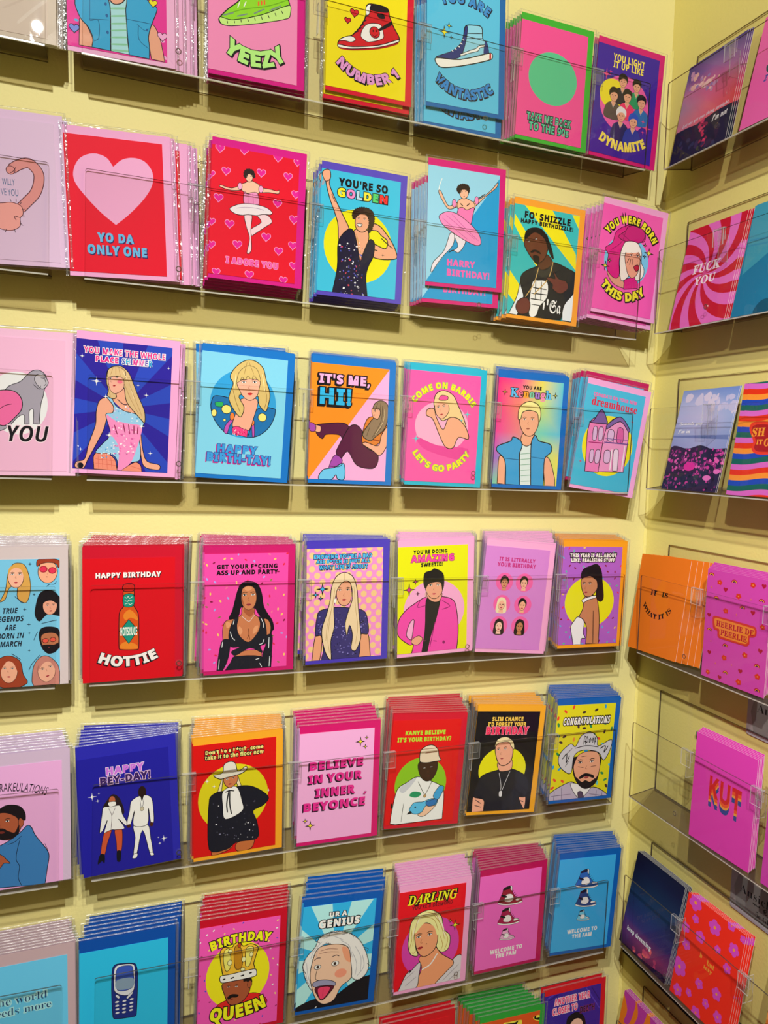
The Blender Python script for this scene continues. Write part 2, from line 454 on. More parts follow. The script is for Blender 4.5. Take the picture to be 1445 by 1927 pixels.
POSTCARDS = {
 'notstraight': ((0.1161, 1.952, 0.0472, 0.0239, 0.2097), 4, (7, 0), 'purple and red sunset sky'),
 'pinkr': ((0.2443, 1.9545, 0.0474, -0.0049, 0.2167), 2, (3, 1), 'hot pink postcard with blue letter'),
 'swirl': ((0.134, 1.7148, 0.047, 0.0081, 0.2095), 4, (6, 0), 'pink and red swirl'),
 'teal': ((0.2499, 1.7163, 0.0476, -0.0086, 0.1942), 2, (2, 1), 'teal and dark blue'),
 'gay': ((0.1375, 1.4869, 0.0469, 0.01, 0.2239), 2, (1, 0), 'blue sky over magenta flowers'),
 'stripes': ((0.2685, 1.488, 0.047, 0.0195, 0.1563), 3, (-9, 0), 'wavy rainbow stripe'),
 'itis': ((0.0824, 1.2362, 0.0471, 0.0395, 0.1607), 5, (42, 3), 'plain orange black lettering'),
 'heerlie': ((0.2383, 1.2369, 0.0473, 0.0139, 0.0181), 6, (3, 9), 'magenta flowers hearts and rainbows'),
 'kut': ((0.2344, 0.9977, 0.048, 0.0197, 0.0469), 6, (4, 8), 'magenta three letter rainbow word'),
 'purple2': ((0.3575, 1.003, 0.047, 0.01, 0.05), 5, (4, 8), 'plain magenta'),
 'keep': ((0.1005, 0.7573, 0.0476, -0.0019, 0.1881), 7, (6, 2), 'dark night sky'),
 'flower': ((0.2157, 0.7543, 0.0472, 0.0117, 0.18), 5, (10, 4), 'red purple flower'),
 'photo': ((0.3715, 0.757, 0.047, 0.0, 0.15), 2, (2, 1), 'white and rust'),
 'swirl7': ((0.091, 0.5128, 0.0475, -0.0, 0.17), 5, (6, 5), 'orange and purple wave'),
}
ART = {
'a1': ('D9C6BC', '''
L E2D2CA 33 757,1372 916,1199 1063,1059
L D2BEB4 24 617,1248 817,1113 1021,913
'''),
'denim': ('E6329C', '''
C 11 26 44 F0A8E0/F0E020/30A8E0
P E9A58C 1 k:8 134,1162 200,1235 232,1299 261,1372 248,1456! 117,1458! 123,1304
P E9A58C 1 k:8 888,1096 935,1132 981,1252 1023,1475! 878,1471! 855,1324 847,1229
P E9A58C 1 k:8 378,691 383,831 428,884 473,941 527,943 589,898 615,798 641,635
P E9A58C 1 k:8 368,460 358,587 408,716 515,741 609,665 667,519 661,395
P 6A4630 1 k:8 343,559 354,401 478,296 632,291 692,388 675,502 630,402 491,402 398,454
P A9DCE9 1 k:6 383,854 427,931 451,1037 448,1460! 641,1466! 622,1288 615,1019 624,891 641,809 589,906 527,946 465,943
L 86C7A6 20 451,1005 619,971
L 86C7A6 20 453,1086 618,1051
L 86C7A6 20 453,1168 619,1133
L 86C7A6 20 451,1241 621,1205
L 86C7A6 20 450,1314 623,1281
L 86C7A6 20 450,1387 627,1360
L 86C7A6 20 450,1450 635,1429
P 35A5DE 1 k:9 86,986 223,864 376,817 432,923 448,1021 442,1461! 248,1456! 261,1356 215,1248 134,1162
P 35A5DE 1 k:9 641,777 623,907 611,1005 638,1467! 854,1472! 858,1340 850,1229 885,1094 938,955 939,891 779,804
L 1F6FA8 8 232,1174 237,924
L 17608F 8 224,1163 430,1132
L 17608F 8 620,1085 885,1086
L 17608F 8 234,1177 323,1162 322,1345 272,1388
L 17608F 8 742,1122 747,1280 848,1361
L 17608F 6 726,1117 812,1172 860,1139
E 1F5FA0 400,968 13,19 -
E 1F5FA0 410,1089 14,19 -
E 1F5FA0 415,1267 14,19 -
E 1F5FA0 836,1161 12,16 -
H 7A8CE4 71,1286 54 k:8
H F2E21C 905,856 47 k:8
H F2A9DE 1001,1200 54 k:6
'''),
'yeezy': ('F58FC6', '''
P 93DC2C 1 k:12 121,894 218,772 343,654 451,511 688,395 875,415 932,491 963,609 934,719 581,848 219,953 139,946
P C9F08A 1 k:9 130,875 272,879 617,748 951,565 967,651 934,722 618,842 264,949 148,949
L 6FB01E 11 183,841 398,733 690,633 932,509
L 7D8F8A 16 165,850 290,795
L 7D8F8A 16 326,827 452,773
L 7D8F8A 16 525,754 653,673
L 7D8F8A 16 709,682 848,595
L F2642A 18 580,654 583,601
L F2642A 18 616,639 616,583
L F2642A 18 653,624 649,565
L F4F8F0 12 335,729 361,653
L F4F8F0 12 407,705 434,634
L k 9 219,932 215,902
L k 9 299,911 296,881
L k 9 380,887 373,854
L k 9 462,859 453,826
L k 9 544,831 533,795
L k 9 627,803 613,767
L k 9 710,767 694,731
L k 9 793,728 776,692
L k 9 877,685 854,650
A YEEZY 166,1215 544,1351 930,1190 185 B B9F28B k:9 11,14,141018
'''),
'number': ('F3E11E', '''
H D42233 352,543 57 k:8
H D42233 266,651 42 k:8
P D3222E 1 k:13 155,970 161,917 216,868 330,814 436,683 498,558 506,429 570,387 776,390 816,489 878,607 948,705 941,759 682,868 338,956
P F3F1F3 1 k:8 161,917 216,868 315,828 376,857 317,902 236,901
P F3F1F3 1 k:8 482,680 568,620 695,610 735,695 731,771 558,850 497,844 439,797
P F3F1F3 1 k:8 509,540 499,450 536,400 563,402 545,513
P 221A20 1 - 548,457 630,466 790,443 776,390 587,388
P 221A20 1 - 647,494 722,469 755,522 683,538
P 221A20 1 - 838,540 856,574 697,685 666,673
P F4F2F2 1 k:10 150,963 338,953 681,861 944,736 945,766 682,887 319,983 155,995
P B01C28 1 - 163,997 319,987 682,890 941,775 929,800 683,909 339,997 179,1012
L 221A20 15 354,779 413,747
L 221A20 15 393,733 448,699
L 221A20 15 432,684 481,643
L 221A20 15 461,629 511,592
L 221A20 15 486,568 533,527
E D8222C 622,720 66,67 k:9
L 3a1014 8 586,750 621,769 661,730
E 3a1014 601,706 8,15 -
E 3a1014 642,697 8,15 -
A NUMBER_1 132,1181 596,1356 966,1187 124 B E79BDD k:8 10,13,141018
'''),
'vant': ('5AC2F0', '''
A YOU_ARE 203,237 551,164 871,264 127 B 3D8EDC k:7 8,9,141440
S F1E432 247,573 84 k:7
S F1E432 313,483 47 k:7
S 8CD4F4 344,622 32 k:7
P 8FD3F2 1 k:13 550,442 669,407 785,410 804,554 860,590 895,718 863,786 479,876 147,924 137,907 184,880 349,802 477,683 524,565
P 22307E 1 k:7 550,442 582,448 558,630 484,833 318,902 153,918 142,904 210,865 359,790 482,677 524,556
P 22307E 1 - 837,580 871,617 895,722 818,751
P F4F5F8 1 k:8 478,810 614,737 709,691 750,650 833,624 827,649 764,676 737,719 614,771 495,826
L k 10 573,528 792,489
L k 10 563,596 804,549
P F4F4F6 1 k:13 131,918 479,876 929,711 936,787 589,923 276,1013 164,1010
P C8323A 1 - 907,725 929,716 930,783 908,797
L F4F4F6 13 509,620 536,625
L F4F4F6 13 477,669 509,677
L F4F4F6 13 439,709 472,722
L F4F4F6 12 397,746 424,764
L F4F4F6 12 354,777 376,797
A VANTASTIC 108,1184 562,1361 976,1199 129 B 2E86DA k:8 8,10,141440
'''),
'furry': ('F34E9E', '''
E 57C797 534,666 383,342 -
T TAKE_ME_BACK 516,1206 699,98 B 58C9A4 1c3038:11 -
T TO_THE_90s 523,1328 631,104 B 58C9A4 1c3038:11 -
'''),
'dyna': ('40229C', '''
E F05FAC 513,739 416,390 -
E F3E22E 308,640 223,207 -
M 460,428 85 E9A98A 1c1416 2C2430 0
M 699,443 82 E9A98A 1c1416 2E9A62 0
M 327,644 88 E9A98A 2a1c18 5C5048 0
M 555,615 85 E9A98A 241816 F0346C 0
M 803,644 88 E9A98A 1c1820 2C70B8 0
M 477,890 92 E9A98A E9E6EC 2A2860 0
M 692,930 92 E9A98A 2C58C8 2C3CA0 0
T YOU_LIGHT 528,135 541,97 B F7E05A - -
T IT_UP_LIKE 528,233 517,92 B F7E05A - -
A DYNAMITE 136,1289 574,1374 947,1240 133 B F7E05A - -
S F0508C 169,394 85 -
S F0508C 233,344 39 -
S F0508C 931,978 92 -
S F0508C 856,900 40 -
S F0508C 869,1045 37 -
'''),
'willy': ('DEBEE2', '''
L 5a2838 110 593,534 681,471 781,443 865,523 871,627 828,752 744,850 653,948
L E29294 93 593,534 681,471 781,443 865,523 871,627 828,752 744,850 653,948
E E29294 596,534 44,44 5a2838:7
L 5a2838 7 591,567 629,536 648,499
P F0A2A0 1 5a2838:7 390,912 503,884 601,872 684,908 693,990 663,1030 658,1113 584,1164 486,1165 405,1119 355,1034
L 5a2838 7 663,1025 607,1015 622,1056
L 3a2838 6 585,864 575,836
L 3a2838 6 633,863 635,830
L 3a2838 6 671,886 684,858
L 3a2838 6 682,945 714,931
L 3a2838 6 681,1006 710,1003
L 3a2838 6 663,1083 687,1108
L 3a2838 6 599,1148 608,1189
L 3a2838 6 520,1157 509,1191
T WILLY 569,661 125,68 N 4C6C98 - -
T VE_YOU 574,767 170,71 N 4C6C98 - -
'''),
'heart': ('E81030', '''
P F0A9D9 1 - 509,308! 437,213 302,186 165,249 92,378 96,506 191,643 350,812 511,942! 659,812 823,633 923,466 932,324 853,215 730,186 605,221
T YO_DA 502,1088 396,104 B 6CB9F1 - 8,9,2A2060
T ONLY_ONE 515,1227 640,108 B 6CB9F1 - 8,10,2A2060
'''),
'adore': ('E7112E', '''
H E6209C 92,29 53 F59BD4:7
H E6209C 375,5 52 F59BD4:7
H E6209C 783,17 53 F59BD4:7
H E6209C 1024,29 47 F59BD4:7
H E6209C 171,276 51 F59BD4:7
H E6209C 588,227 54 F59BD4:7
H E6209C 915,214 54 F59BD4:7
H E6209C 1,334 44 F59BD4:7
H E6209C 92,594 55 F59BD4:7
H E6209C 1021,409 54 F59BD4:7
H E6209C 799,550 54 F59BD4:7
H E6209C 19,879 48 F59BD4:7
H E6209C 232,876 56 F59BD4:7
H E6209C 1011,709 58 F59BD4:7
H E6209C 676,967 57 F59BD4:7
H E6209C 23,1144 52 F59BD4:7
H E6209C 332,1102 56 F59BD4:7
H E6209C 1008,1022 55 F59BD4:7
H E6209C 835,1111 54 F59BD4:7
H E6209C 92,1454 49 F59BD4:7
H E6209C 488,1437 54 F59BD4:7
H E6209C 908,1451 51 F59BD4:7
H E6209C 1028,1262 52 F59BD4:7
P F0BFA8 1 3a1820:7 360,403 243,463 109,447 103,468 233,489 366,461
P F0BFA8 1 3a1820:7 582,409 683,400 782,409 814,394 805,438 685,442 577,459
P F4D3E2 1 3a1820:7 549,719 679,709 741,780 667,847 502,980! 488,904 610,802
P F4D3E2 1 3a1820:7 403,741 492,735 488,904 505,1132 475,1193 450,1185 475,1012 430,877
P F0BFA8 1 3a1820:7 346,410 412,367 439,338 478,339 581,385 556,480 392,488
P F0BFA8 1 3a1820:7 401,289 411,340 444,358 475,343 491,292 474,246 418,249
P 2c1a1a 2 - 385,309 385,243 434,211 487,220 511,268 502,314 483,276 446,258 415,280 406,323
F 423,299 466,294 445,317 446,332 12 c05060
P F092CA 1 3a1820:7 392,485 435,499 474,479 553,477 566,615 401,622
L D060A0 7 435,500 444,612
L D060A0 7 495,486 508,613
E F4A8D8 340,424 26,41 3a1820:5
E F4A8D8 590,419 27,42 3a1820:5
P F0E4F2 1 3a1820:7 227,701 317,642 422,612 566,608 675,627 739,670 715,698 624,708 553,733 445,738 375,756 286,748
L B8A0C0 7 304,686 406,660 549,649 640,660
T I_ADORE_YOU 518,1298 633,78 B EE5CB6 F8A4DA:5 -
'''),
'golden': ('3FC0EA', '''
E EEE812 522,878 459,453 -
P EFAB8C 1 k:11 58,130 110,96 107,183 194,354 323,567 386,685 335,810 258,834 231,617 124,365 73,215
L 9CA4B8 31 78,-3 51,78 15,203
P EFAB8C 1 k:9 8,51 52,9 106,17 115,106 59,150 22,108
P EFAB8C 1 k:12 690,815 880,858 907,757 824,702 762,652 696,650 652,594 716,566 795,588 870,651 984,783 1053,928 1014,971 826,996 704,964
P EFAB8C 1 k:10 452,711 474,672 619,650 652,786 553,1059
P 1C1838 1 k:12 389,677 461,728 551,1059! 663,777 731,804 725,972 671,1092 639,1243 678,1542! 194,1537! 254,1180 255,849
P EFAB8C 1 k:10 465,520 468,636 528,693 604,675 659,575 661,483 585,437 496,459
P 38241E 2 k:8 442,549 423,489 467,426 566,392 678,419 712,508 683,641 642,691 653,554 611,469 526,467 480,503
F 506,536 583,535 529,587 527,616 25 F4F0F0
P F6F2F2 1 k:8 486,601 558,597 536,630 503,627
L 5a3a30 9 139,292 165,341 193,381
L 5a3a30 9 168,474 189,489
L 3a2a28 12 819,732 896,786 984,840
S 3a2a28 854,942 28 -
L 3a2a28 12 736,889 778,896
L C8A040 8 485,725 555,955
B 5 90 21 F0F0F8/6C60D0/E04C60/F0E8F0/4858C0 268,866 588,820 629,1490 303,1528
T YOU'RE_SO 550,127 656,100 B 141018 - -
T GOLDEN 548,253 666,108 B F0E426/F08FD2/B4DAF2/F0E446/52D070/F03434 k:9 -
'''),
'harry': ('97D4F4', '''
P 1F9BDC 0 - 1057,26 1050,1492 -8,1489
P F0B89C 1 k:8 427,427 309,484 240,403 190,316 154,302 167,360 260,490 322,525 435,474
P F0B89C 1 k:8 653,396 784,323 920,210 1021,92 1002,162 840,302 690,444
P EAE2F4 1 k:8 393,841 532,843 564,930 473,1064 381,1044 322,1079 456,989
P EAE2F4 1 k:8 337,830 398,842 378,985 232,1149 119,1307 89,1357 72,1335 105,1223 240,1082 294,958
P F0B89C 1 k:8 432,413 501,362 551,356 676,405 665,504 454,519
P F078BA 1 k:8 442,511 507,479 570,505 674,460 662,561 614,714 435,687
P F58DC9 1 k:8 174,622 296,556 452,580 641,688 765,803 794,921 700,945 477,867 257,754 194,695
L D060A8 8 271,606 470,725 701,868
L D060A8 8 353,585 554,740 759,886
L D060A8 8 219,647 389,758 589,880
E F58DC9 384,442 30,52 k:7
E F58DC9 713,365 31,52 k:7
P F0B89C 1 k:8 458,282 473,346 524,369 577,329 584,248 516,228
P 2a1a1a 2 - 414,269 443,204 525,180 593,204 597,289 568,250 512,243 469,267 466,314
F 492,287 547,276 524,312 525,335 15 b04850
L 3a2a2a 13 472,431 512,460
L 3a2a2a 13 610,415 567,453
L 3a2a2a 13 729,344 837,264
L F4F4F4 10 154,302 171,220 200,147
T HARRY 511,1206 416,86 B F062BA - -
T BIRTHDAY! 622,1336 633,92 B F062BA - -
'''),
'shizzle': ('38BBC2', '''
P EFE31C 0 - 146,-12 591,-13 1035,538 1059,761
P EFE31C 0 - 924,6 1051,5 1045,179
P EFE31C 0 - 15,138 13,274 376,751 584,928 708,913
P EFE31C 0 - -41,849 -13,1202 311,1497 523,1449
P E6ECF6 1 k:11 193,976 138,1236 31,1477! 279,1488! 275,1194
P E6ECF6 1 k:12 1042,1027 1085,1231 1043,1476! 894,1471! 898,1252
P 1B1B26 1 k:14 178,1033 210,908 382,805 649,695 942,755 1067,822 1058,1052 911,1250 875,1468! 156,1494! 250,1248
P 5C3424 1 k:11 418,694 556,601 669,703 569,802 464,815
P 33302F 1 - 446,818 571,822 682,706 668,790 554,932 388,850
P F0F0F2 1 - 375,1004 450,975 604,982 616,1181 508,1322 461,1455 362,1461 348,1237
L 1B1B26 14 385,1080 603,1079
L 1B1B26 14 363,1159 612,1150
L 1B1B26 14 360,1236 560,1233
L 1B1B26 14 420,986 434,1227
L 1B1B26 14 513,983 523,1243
L 1B1B26 11 381,1310 537,1308
L F0F0F2 26 581,1257 575,1360
T 'Sa 742,1301 239,186 F F0F0F2 - -
P 6B3B28 1 k:11 199,437 195,528 276,637 352,708 425,749 538,654 577,466 523,333 339,298 212,361
P 1B1416 1 - 199,457 203,342 294,279 447,273 553,374 630,495 681,645 642,640 572,528 499,396 338,338
P 1B1416 1 - 296,605 353,567 435,576 470,612 426,608 375,594 328,615
P 1B1416 1 - 340,659 399,636 452,665 438,753 387,739
F 261,469 373,423 319,541 364,606 33 7a3028
L C9A564 14 450,797 391,1028 272,1225
L C9A564 14 674,687 615,924 397,1180
P 6B3430 1 k:11 696,812 668,795 727,910 619,903 591,932 694,997 695,1053 829,1109 951,1017 907,925 783,904
P 6B3430 1 k:11 137,1388 162,1289 278,1225 354,1293 339,1422 214,1462
T FO'_SHIZZLE 536,120 740,95 B 141018 - -
T HAPPY_BIRTHDIZZLE! 535,208 845,60 B 141018 - -
'''),
'born': ('F45CB6', '''
E 78C9F1 501,731 388,361 -
P E0A088 1 k:9 189,929 256,898 370,942 474,1000 534,1112 363,1099 260,1036
P DB1E86 1 k:9 176,694 111,615 224,514 268,349 445,229 649,202 766,279 756,409 484,447 397,559 376,749 406,957 313,1000 177,891
P C8187A 1 k:9 313,418 414,319 479,232 650,207 769,294 711,423 487,462
L 8A1058 9 427,317 374,485 216,620
L 8A1058 9 370,368 515,430
P DB1E86 1 k:9 513,993 708,933 755,1076! 511,1135! 509,1048
P F5EDE6 1 k:9 398,564 459,457 652,440 752,571 752,685 830,802 804,927 700,967 649,834 543,972 449,1015 401,851 383,673
P EFA68C 1 k:9 467,615 682,563 738,682 717,871 629,952 532,871
P F5EDE6 1 - 445,608 461,468 641,453 701,559
F 571,632 685,622 696,717 690,799 42 E01C44
P C01C3C 1 k:9 640,787 709,747 738,796 691,843
L k 9 545,677 512,756
L k 9 573,680 563,774
L k 9 599,675 609,765
L k 9 710,644 768,693
A YOU_WERE_BORN 135,408 459,195 924,408 103 B F3E932 k:12 10,8,141018
A THIS_DAY 110,1120 526,1297 899,1133 125 B F3E932 k:12 10,8,141018
S F6EC4A 873,548 85 k:9
S F6EC4A 145,860 72 k:9
S F6EC4A 791,448 36 k:9
S F6EC4A 209,774 35 k:9
S 78C9F1 807,604 36 k:9
'''),
'baboon': ('EFB6DA', '''
E EEEEF6 551,724 310,348 -
P A7A0B3 1 k:7 431,581 582,484 652,408 708,357 778,347 833,386 855,443 869,488 831,551 813,640 787,741 770,951! 708,949! 711,789 669,806 666,953! 619,955! 615,853 549,881 451,994 342,1020
P C3BCCB 1 k:6 728,462 750,400 819,390 854,440 867,493 824,551 782,543
L k 6 791,428 819,434 850,422
L k 6 833,441 846,494 825,518
L k 6 712,508 775,558 790,519
E 2a2430 826,434 6,8 -
P EF6CAA 1 k:9 241,664 349,599 458,583 542,606 596,686 591,792 524,882 424,976 330,945 238,813
L k 6 373,793 428,754 494,736
T YOU 657,1061 422,180 J 15141A F6D8EA:9 -
'''),
'shimmer': ('2B1E9E', '''
R 2A46C2 518,756 9 0.15
P EFA98F 1 k:8 344,644 265,685 234,812 230,968 164,1192 125,1367 39,1404 30,1467 117,1474 158,1380 240,1202 322,1011 361,839 418,803 416,718
E 15121C 84,1443 33,34 -
P EFA98F 1 k:8 732,1039 759,1212 813,1353 953,1389 961,1440 906,1450 782,1416 740,1277 711,1120
P F08E7A 1 k:8 226,1313 327,1277 451,1345 485,1485! 230,1476!
P F08E7A 1 k:8 518,1483! 674,1375 742,1405 763,1497!
L D86858 5 269,1310 280,1466
L D86858 5 313,1294 327,1471
L D86858 5 360,1300 378,1473
L D86858 5 410,1332 428,1476
L D86858 5 242,1359 456,1370
L D86858 5 243,1409 473,1423
L D86858 5 630,1421 753,1453
P EFA98F 1 - 438,583 522,524 573,610 672,806 579,814 427,689 393,642
P 98CBF1 1 k:8 342,638 399,654 446,731 549,785 669,809 762,869 750,945 723,963 720,1119 735,1214 728,1349 629,1384 524,1483! 485,1476! 478,1362 404,1288 245,1289 298,1198 384,1097 396,1033 337,841 410,813 416,734
P F38FCA 1 - 346,846 436,897 583,924 735,946 727,1074 690,1214 632,1381 524,1480! 485,1473! 498,1231 428,1097 389,1081 396,1027
B 8 60 20 F8D8F0/D860A8/F8F0FA/F070B8 405,938 673,916 686,1281 417,1300
B 9 40 18 F4F0FA/58A8E0/D8A8E8 399,735 711,707 718,897 405,923
B 12 24 18 F4F0FA/4898D8/C8E8F8 295,1198 458,1186 463,1344 300,1355
L 8A1C48 11 435,952 471,1059
L 8A1C48 11 531,928 557,1036
L 8A1C48 11 591,931 605,1049
L 8A1C48 11 651,942 655,1045
L 8A1C48 11 697,954 693,1042
P D9B888 1 k:8 336,347 387,285 475,268 566,329 630,463 680,584 762,766 770,902 732,872 669,806 560,674 521,505 438,576 448,625 411,653 348,619 360,552 334,477
P F1B09E 1 k:5 350,413 358,372 448,353 514,412 522,513 470,573 412,588 365,528
P D9B888 1 k:5 338,399 356,312 443,279 533,324 529,411 476,393 402,395 356,413
L B08858 5 399,284 375,380
L B08858 5 458,278 484,400
L B08858 5 428,284 431,374
L B08858 5 361,490 356,552 384,635
L F0D8AC 8 503,320 583,468 641,635
L B08858 5 523,458 603,638 699,803
L B08858 5 558,408 640,603 738,832
F 377,420 444,404 384,460 418,500 24 C01830
E F0708C 478,450 29,22 -
L 503848 9 458,652 524,705 570,707
S F4F4FA 63,195 29 -
S F4F4FA 226,465 57 -
S F4F4FA 680,474 21 -
S F4F4FA 775,580 31 -
S F4F4FA 79,1256 24 -
S F4F4FA 845,1259 31 -
S F4F4FA 1014,242 22 -
S F4F4FA 735,949 40 -
S F4F4FA 331,633 36 -
S F4F4FA 383,1075 40 -
T YOU_MAKE_THE_WHOLE 526,118 893,71 B E52A8E F6ECF4:6 -
T PLACE 330,210 244,68 B E52A8E F6ECF4:6 -
T SHIMMER 662,211 337,69 B 2C50B8/28B0E0/2C3CB0/E83C98/F080C0/4838B0/28A8E0 F6ECF4:6 -
'''),
'birthtay': ('80CFF1', '''
E 2F9FE1 528,594 406,417 -
P 1D6FB3 1 k:9 135,637! 159,544 230,525 378,557 442,717 410,979! 331,964 255,901 188,815 147,718
P 1D6FB3 1 k:9 790,599! 916,615! 933,632 914,746 855,865 756,956 683,989! 601,1004! 653,812 692,655
P 2DB060 1 k:5 189,606 274,597 274,651 201,652
P C050B8 1 k:6 383,796 425,792 378,871 350,970 312,951 326,876
P C050B8 1 k:6 651,780 677,843 686,978 664,987 649,865
E F0E27C 326,678 60,55 k:7
E F0E27C 771,737 53,52 k:7
E F0E27C 180,735 32,44 k:7
E F0E27C 310,811 16,18 k:5
E F08038 399,758 26,48 k:5
E F08038 653,812 24,37 k:5
P F1AA92 1 k:7 473,548 695,521 664,751 600,925 416,895 439,717
P EE3F86 1 k:7 412,896 470,874 531,894 599,918 593,997! 416,968!
B 14 26 20 F8C8DC/C81858 420,904 583,889 588,979 425,993
P D9BC76 1 k:9 359,231 426,133 532,57 643,56 745,132 791,274 848,438 837,570 805,659 721,585 684,470 470,493 537,633 504,755 426,691 349,560 358,468 388,355 352,296
P F4B29A 1 k:7 445,322 694,276 709,394 681,489 610,541 534,516 474,437
P D9BC76 1 k:5 431,336 453,211 551,122 667,150 721,291 671,269 635,233 605,285 562,245 528,300 493,267 467,319
L 8A6430 5 542,74 515,232
L 8A6430 5 560,66 634,218
L 8A6430 6 389,428 434,570 498,711
L 8A6430 6 774,350 812,494 792,627
L F4E4B0 9 415,243 403,427
L F4E4B0 9 736,206 788,422
F 517,326 650,312 590,399 601,461 48 D8202C
T HAPPY 489,1156 490,101 B 3A9AE4 243a90:6 -11,13,C4288E
T BIRTH-TAY! 516,1270 783,113 B 3A9AE4 243a90:6 -11,13,C4288E
'''),
'itsme': ('F58C22', '''
P F2A9DE 0 - 1055,0 1055,1486 2,1488
P 571A40 1 k:10 87,813 110,781 436,743 531,813 467,966 393,899 216,904 169,961 90,898
P 571A40 1 k:10 368,1093 526,789 629,760 718,858 770,1040 925,1114 936,1235 866,1315 650,1282 519,1107 419,1215 366,1143
P EFA98F 1 k:8 50,796 139,802 138,876 69,868
P A248B0 1 k:8 1,764 74,794 69,868 0,864
P A248B0 1 k:8 338,1166 444,1210 426,1290 349,1389 267,1356
P 6CC2F1 1 k:10 141,1436 196,1358 274,1336 346,1323 471,1265 488,1462 396,1472 369,1417 305,1483 151,1484
L k 8 273,1306 398,1311 459,1269
P D97C34 1 k:10 768,669 899,642 1032,714 1041,862 893,1014 744,1025 704,903
L 9C4020 19 732,798 1013,843
L 9C4020 19 721,918 954,947
P EFA98F 1 k:10 1056,761 1068,966 969,1136 854,1076 717,1002 758,972 932,1012 976,865
P EFA98F 1 k:8 829,528 921,510 953,607 909,665 843,637
P 8D7560 1 k:10 846,535 863,463 946,418 1039,463 1060,601 1014,783 887,900 817,953 711,883 789,739 853,657 913,665 947,588 922,520
L 3a2a20 6 905,452 869,573 879,517
L 3a2a20 6 948,449 941,548
L 3a2a20 6 998,565 966,766 865,891
L 3a2a20 6 805,774 769,896
L 3a2a20 6 972,487 961,686 845,912
L E0C8A0 6 1006,525 984,705 885,870
F 860,557 915,542 849,584 859,613 18 B83040
T IT'S_ME, 443,198 686,141 B F4AADE k:16 -12,15,141018
T HI! 326,413 419,215 B 30B1E9 k:18 -16,19,141018
'''),
'party': ('F455AA', '''
E F1A9D2 502,720 397,337 -
P E23E9C 1 - 143,884 454,982 911,1001 842,1158 531,1118 236,1029
P E9C993 1 k:11 372,472 382,302 500,238 644,291 728,424 835,621 860,722 748,682 672,656 595,609 490,640
P EFA78A 1 k:11 595,604 736,601 866,721 912,868 761,854 687,1000 573,995 472,843 356,628 265,588 275,508 368,492 409,600 522,765
P F1AE94 1 k:8 377,462 415,369 550,380 593,509 506,619 419,579
P E9C993 1 - 376,447 407,335 544,310 599,433 540,406 428,398
P F04C9C 1 k:8 437,368 466,306 562,314 554,360
F 433,468 515,448 465,516 485,560 32 C03048
A COME_ON_BARBIE 90,435 498,209 936,431 85 B E9E227 5cb868:5 -
A LET'S_GO_PARTY 92,1095 496,1328 951,1072 86 B E9E227 5cb868:5 -
S 5CC8D8 874,532 60 -
S 5CC8D8 131,909 63 -
S 5CC8D8 789,619 32 -
'''),
'enough': ('F0308C', '''
G 4 5 F01A80/F04A92/E9D860/58C8D8 F01A88/F08072/C8E072/48B8E2 E8309A/E87A8A/70D0C0/60C0E2 A060C8/60B8E0/9AD89A/E8E062 70C8B2/C0E072/F0E052/E8E862
P EFAC8E 1 k:11 85,1095 179,1144 205,1486! 80,1474!
P EFAC8E 1 k:11 796,1071 904,1099 1009,1353 1028,1490! 859,1483!
P D9E8EC 1 k:11 403,852 501,931 585,857 590,1000 629,1493! 444,1491!
L 8FB6A8 11 421,1045 586,1026
L 8FB6A8 11 428,1122 593,1104
L 8FB6A8 11 435,1200 600,1182
L 8FB6A8 11 442,1277 608,1260
L 8FB6A8 11 450,1354 615,1337
L 8FB6A8 11 457,1432 623,1420
P EFAC8E 1 k:11 458,732 617,733 604,864 507,930 410,864
P 3D9EDD 1 k:14 284,810 403,852 440,933 404,1059 447,1491! 216,1481! 179,1149 43,1020 54,948 254,868
P 3D9EDD 1 k:14 645,768 707,844 896,883 925,988 823,1101 835,1488! 626,1488! 587,1000 590,844
L 1F68A0 11 182,1118 398,1126
L 1F68A0 11 600,1078 823,1096
P EFAC8E 1 k:11 370,503 383,645 474,771 596,770 675,631 664,448 513,404 394,436
P F0E498 1 k:11 345,556 359,386 503,300 660,343 709,471 683,583 646,454 521,424 414,456 387,551
F 447,553 575,547 514,618 514,680 42 C07060
T YOU_ARE 537,106 305,52 B 141018 - -
T Kenough 525,209 659,157 S 58B9F1/F0709A/F0A032/78C4A4/A474D4/F086B6/58B9F1 k:8 -
S F2E43C 107,197 47 k:8
S F2E43C 926,189 46 k:9
'''),
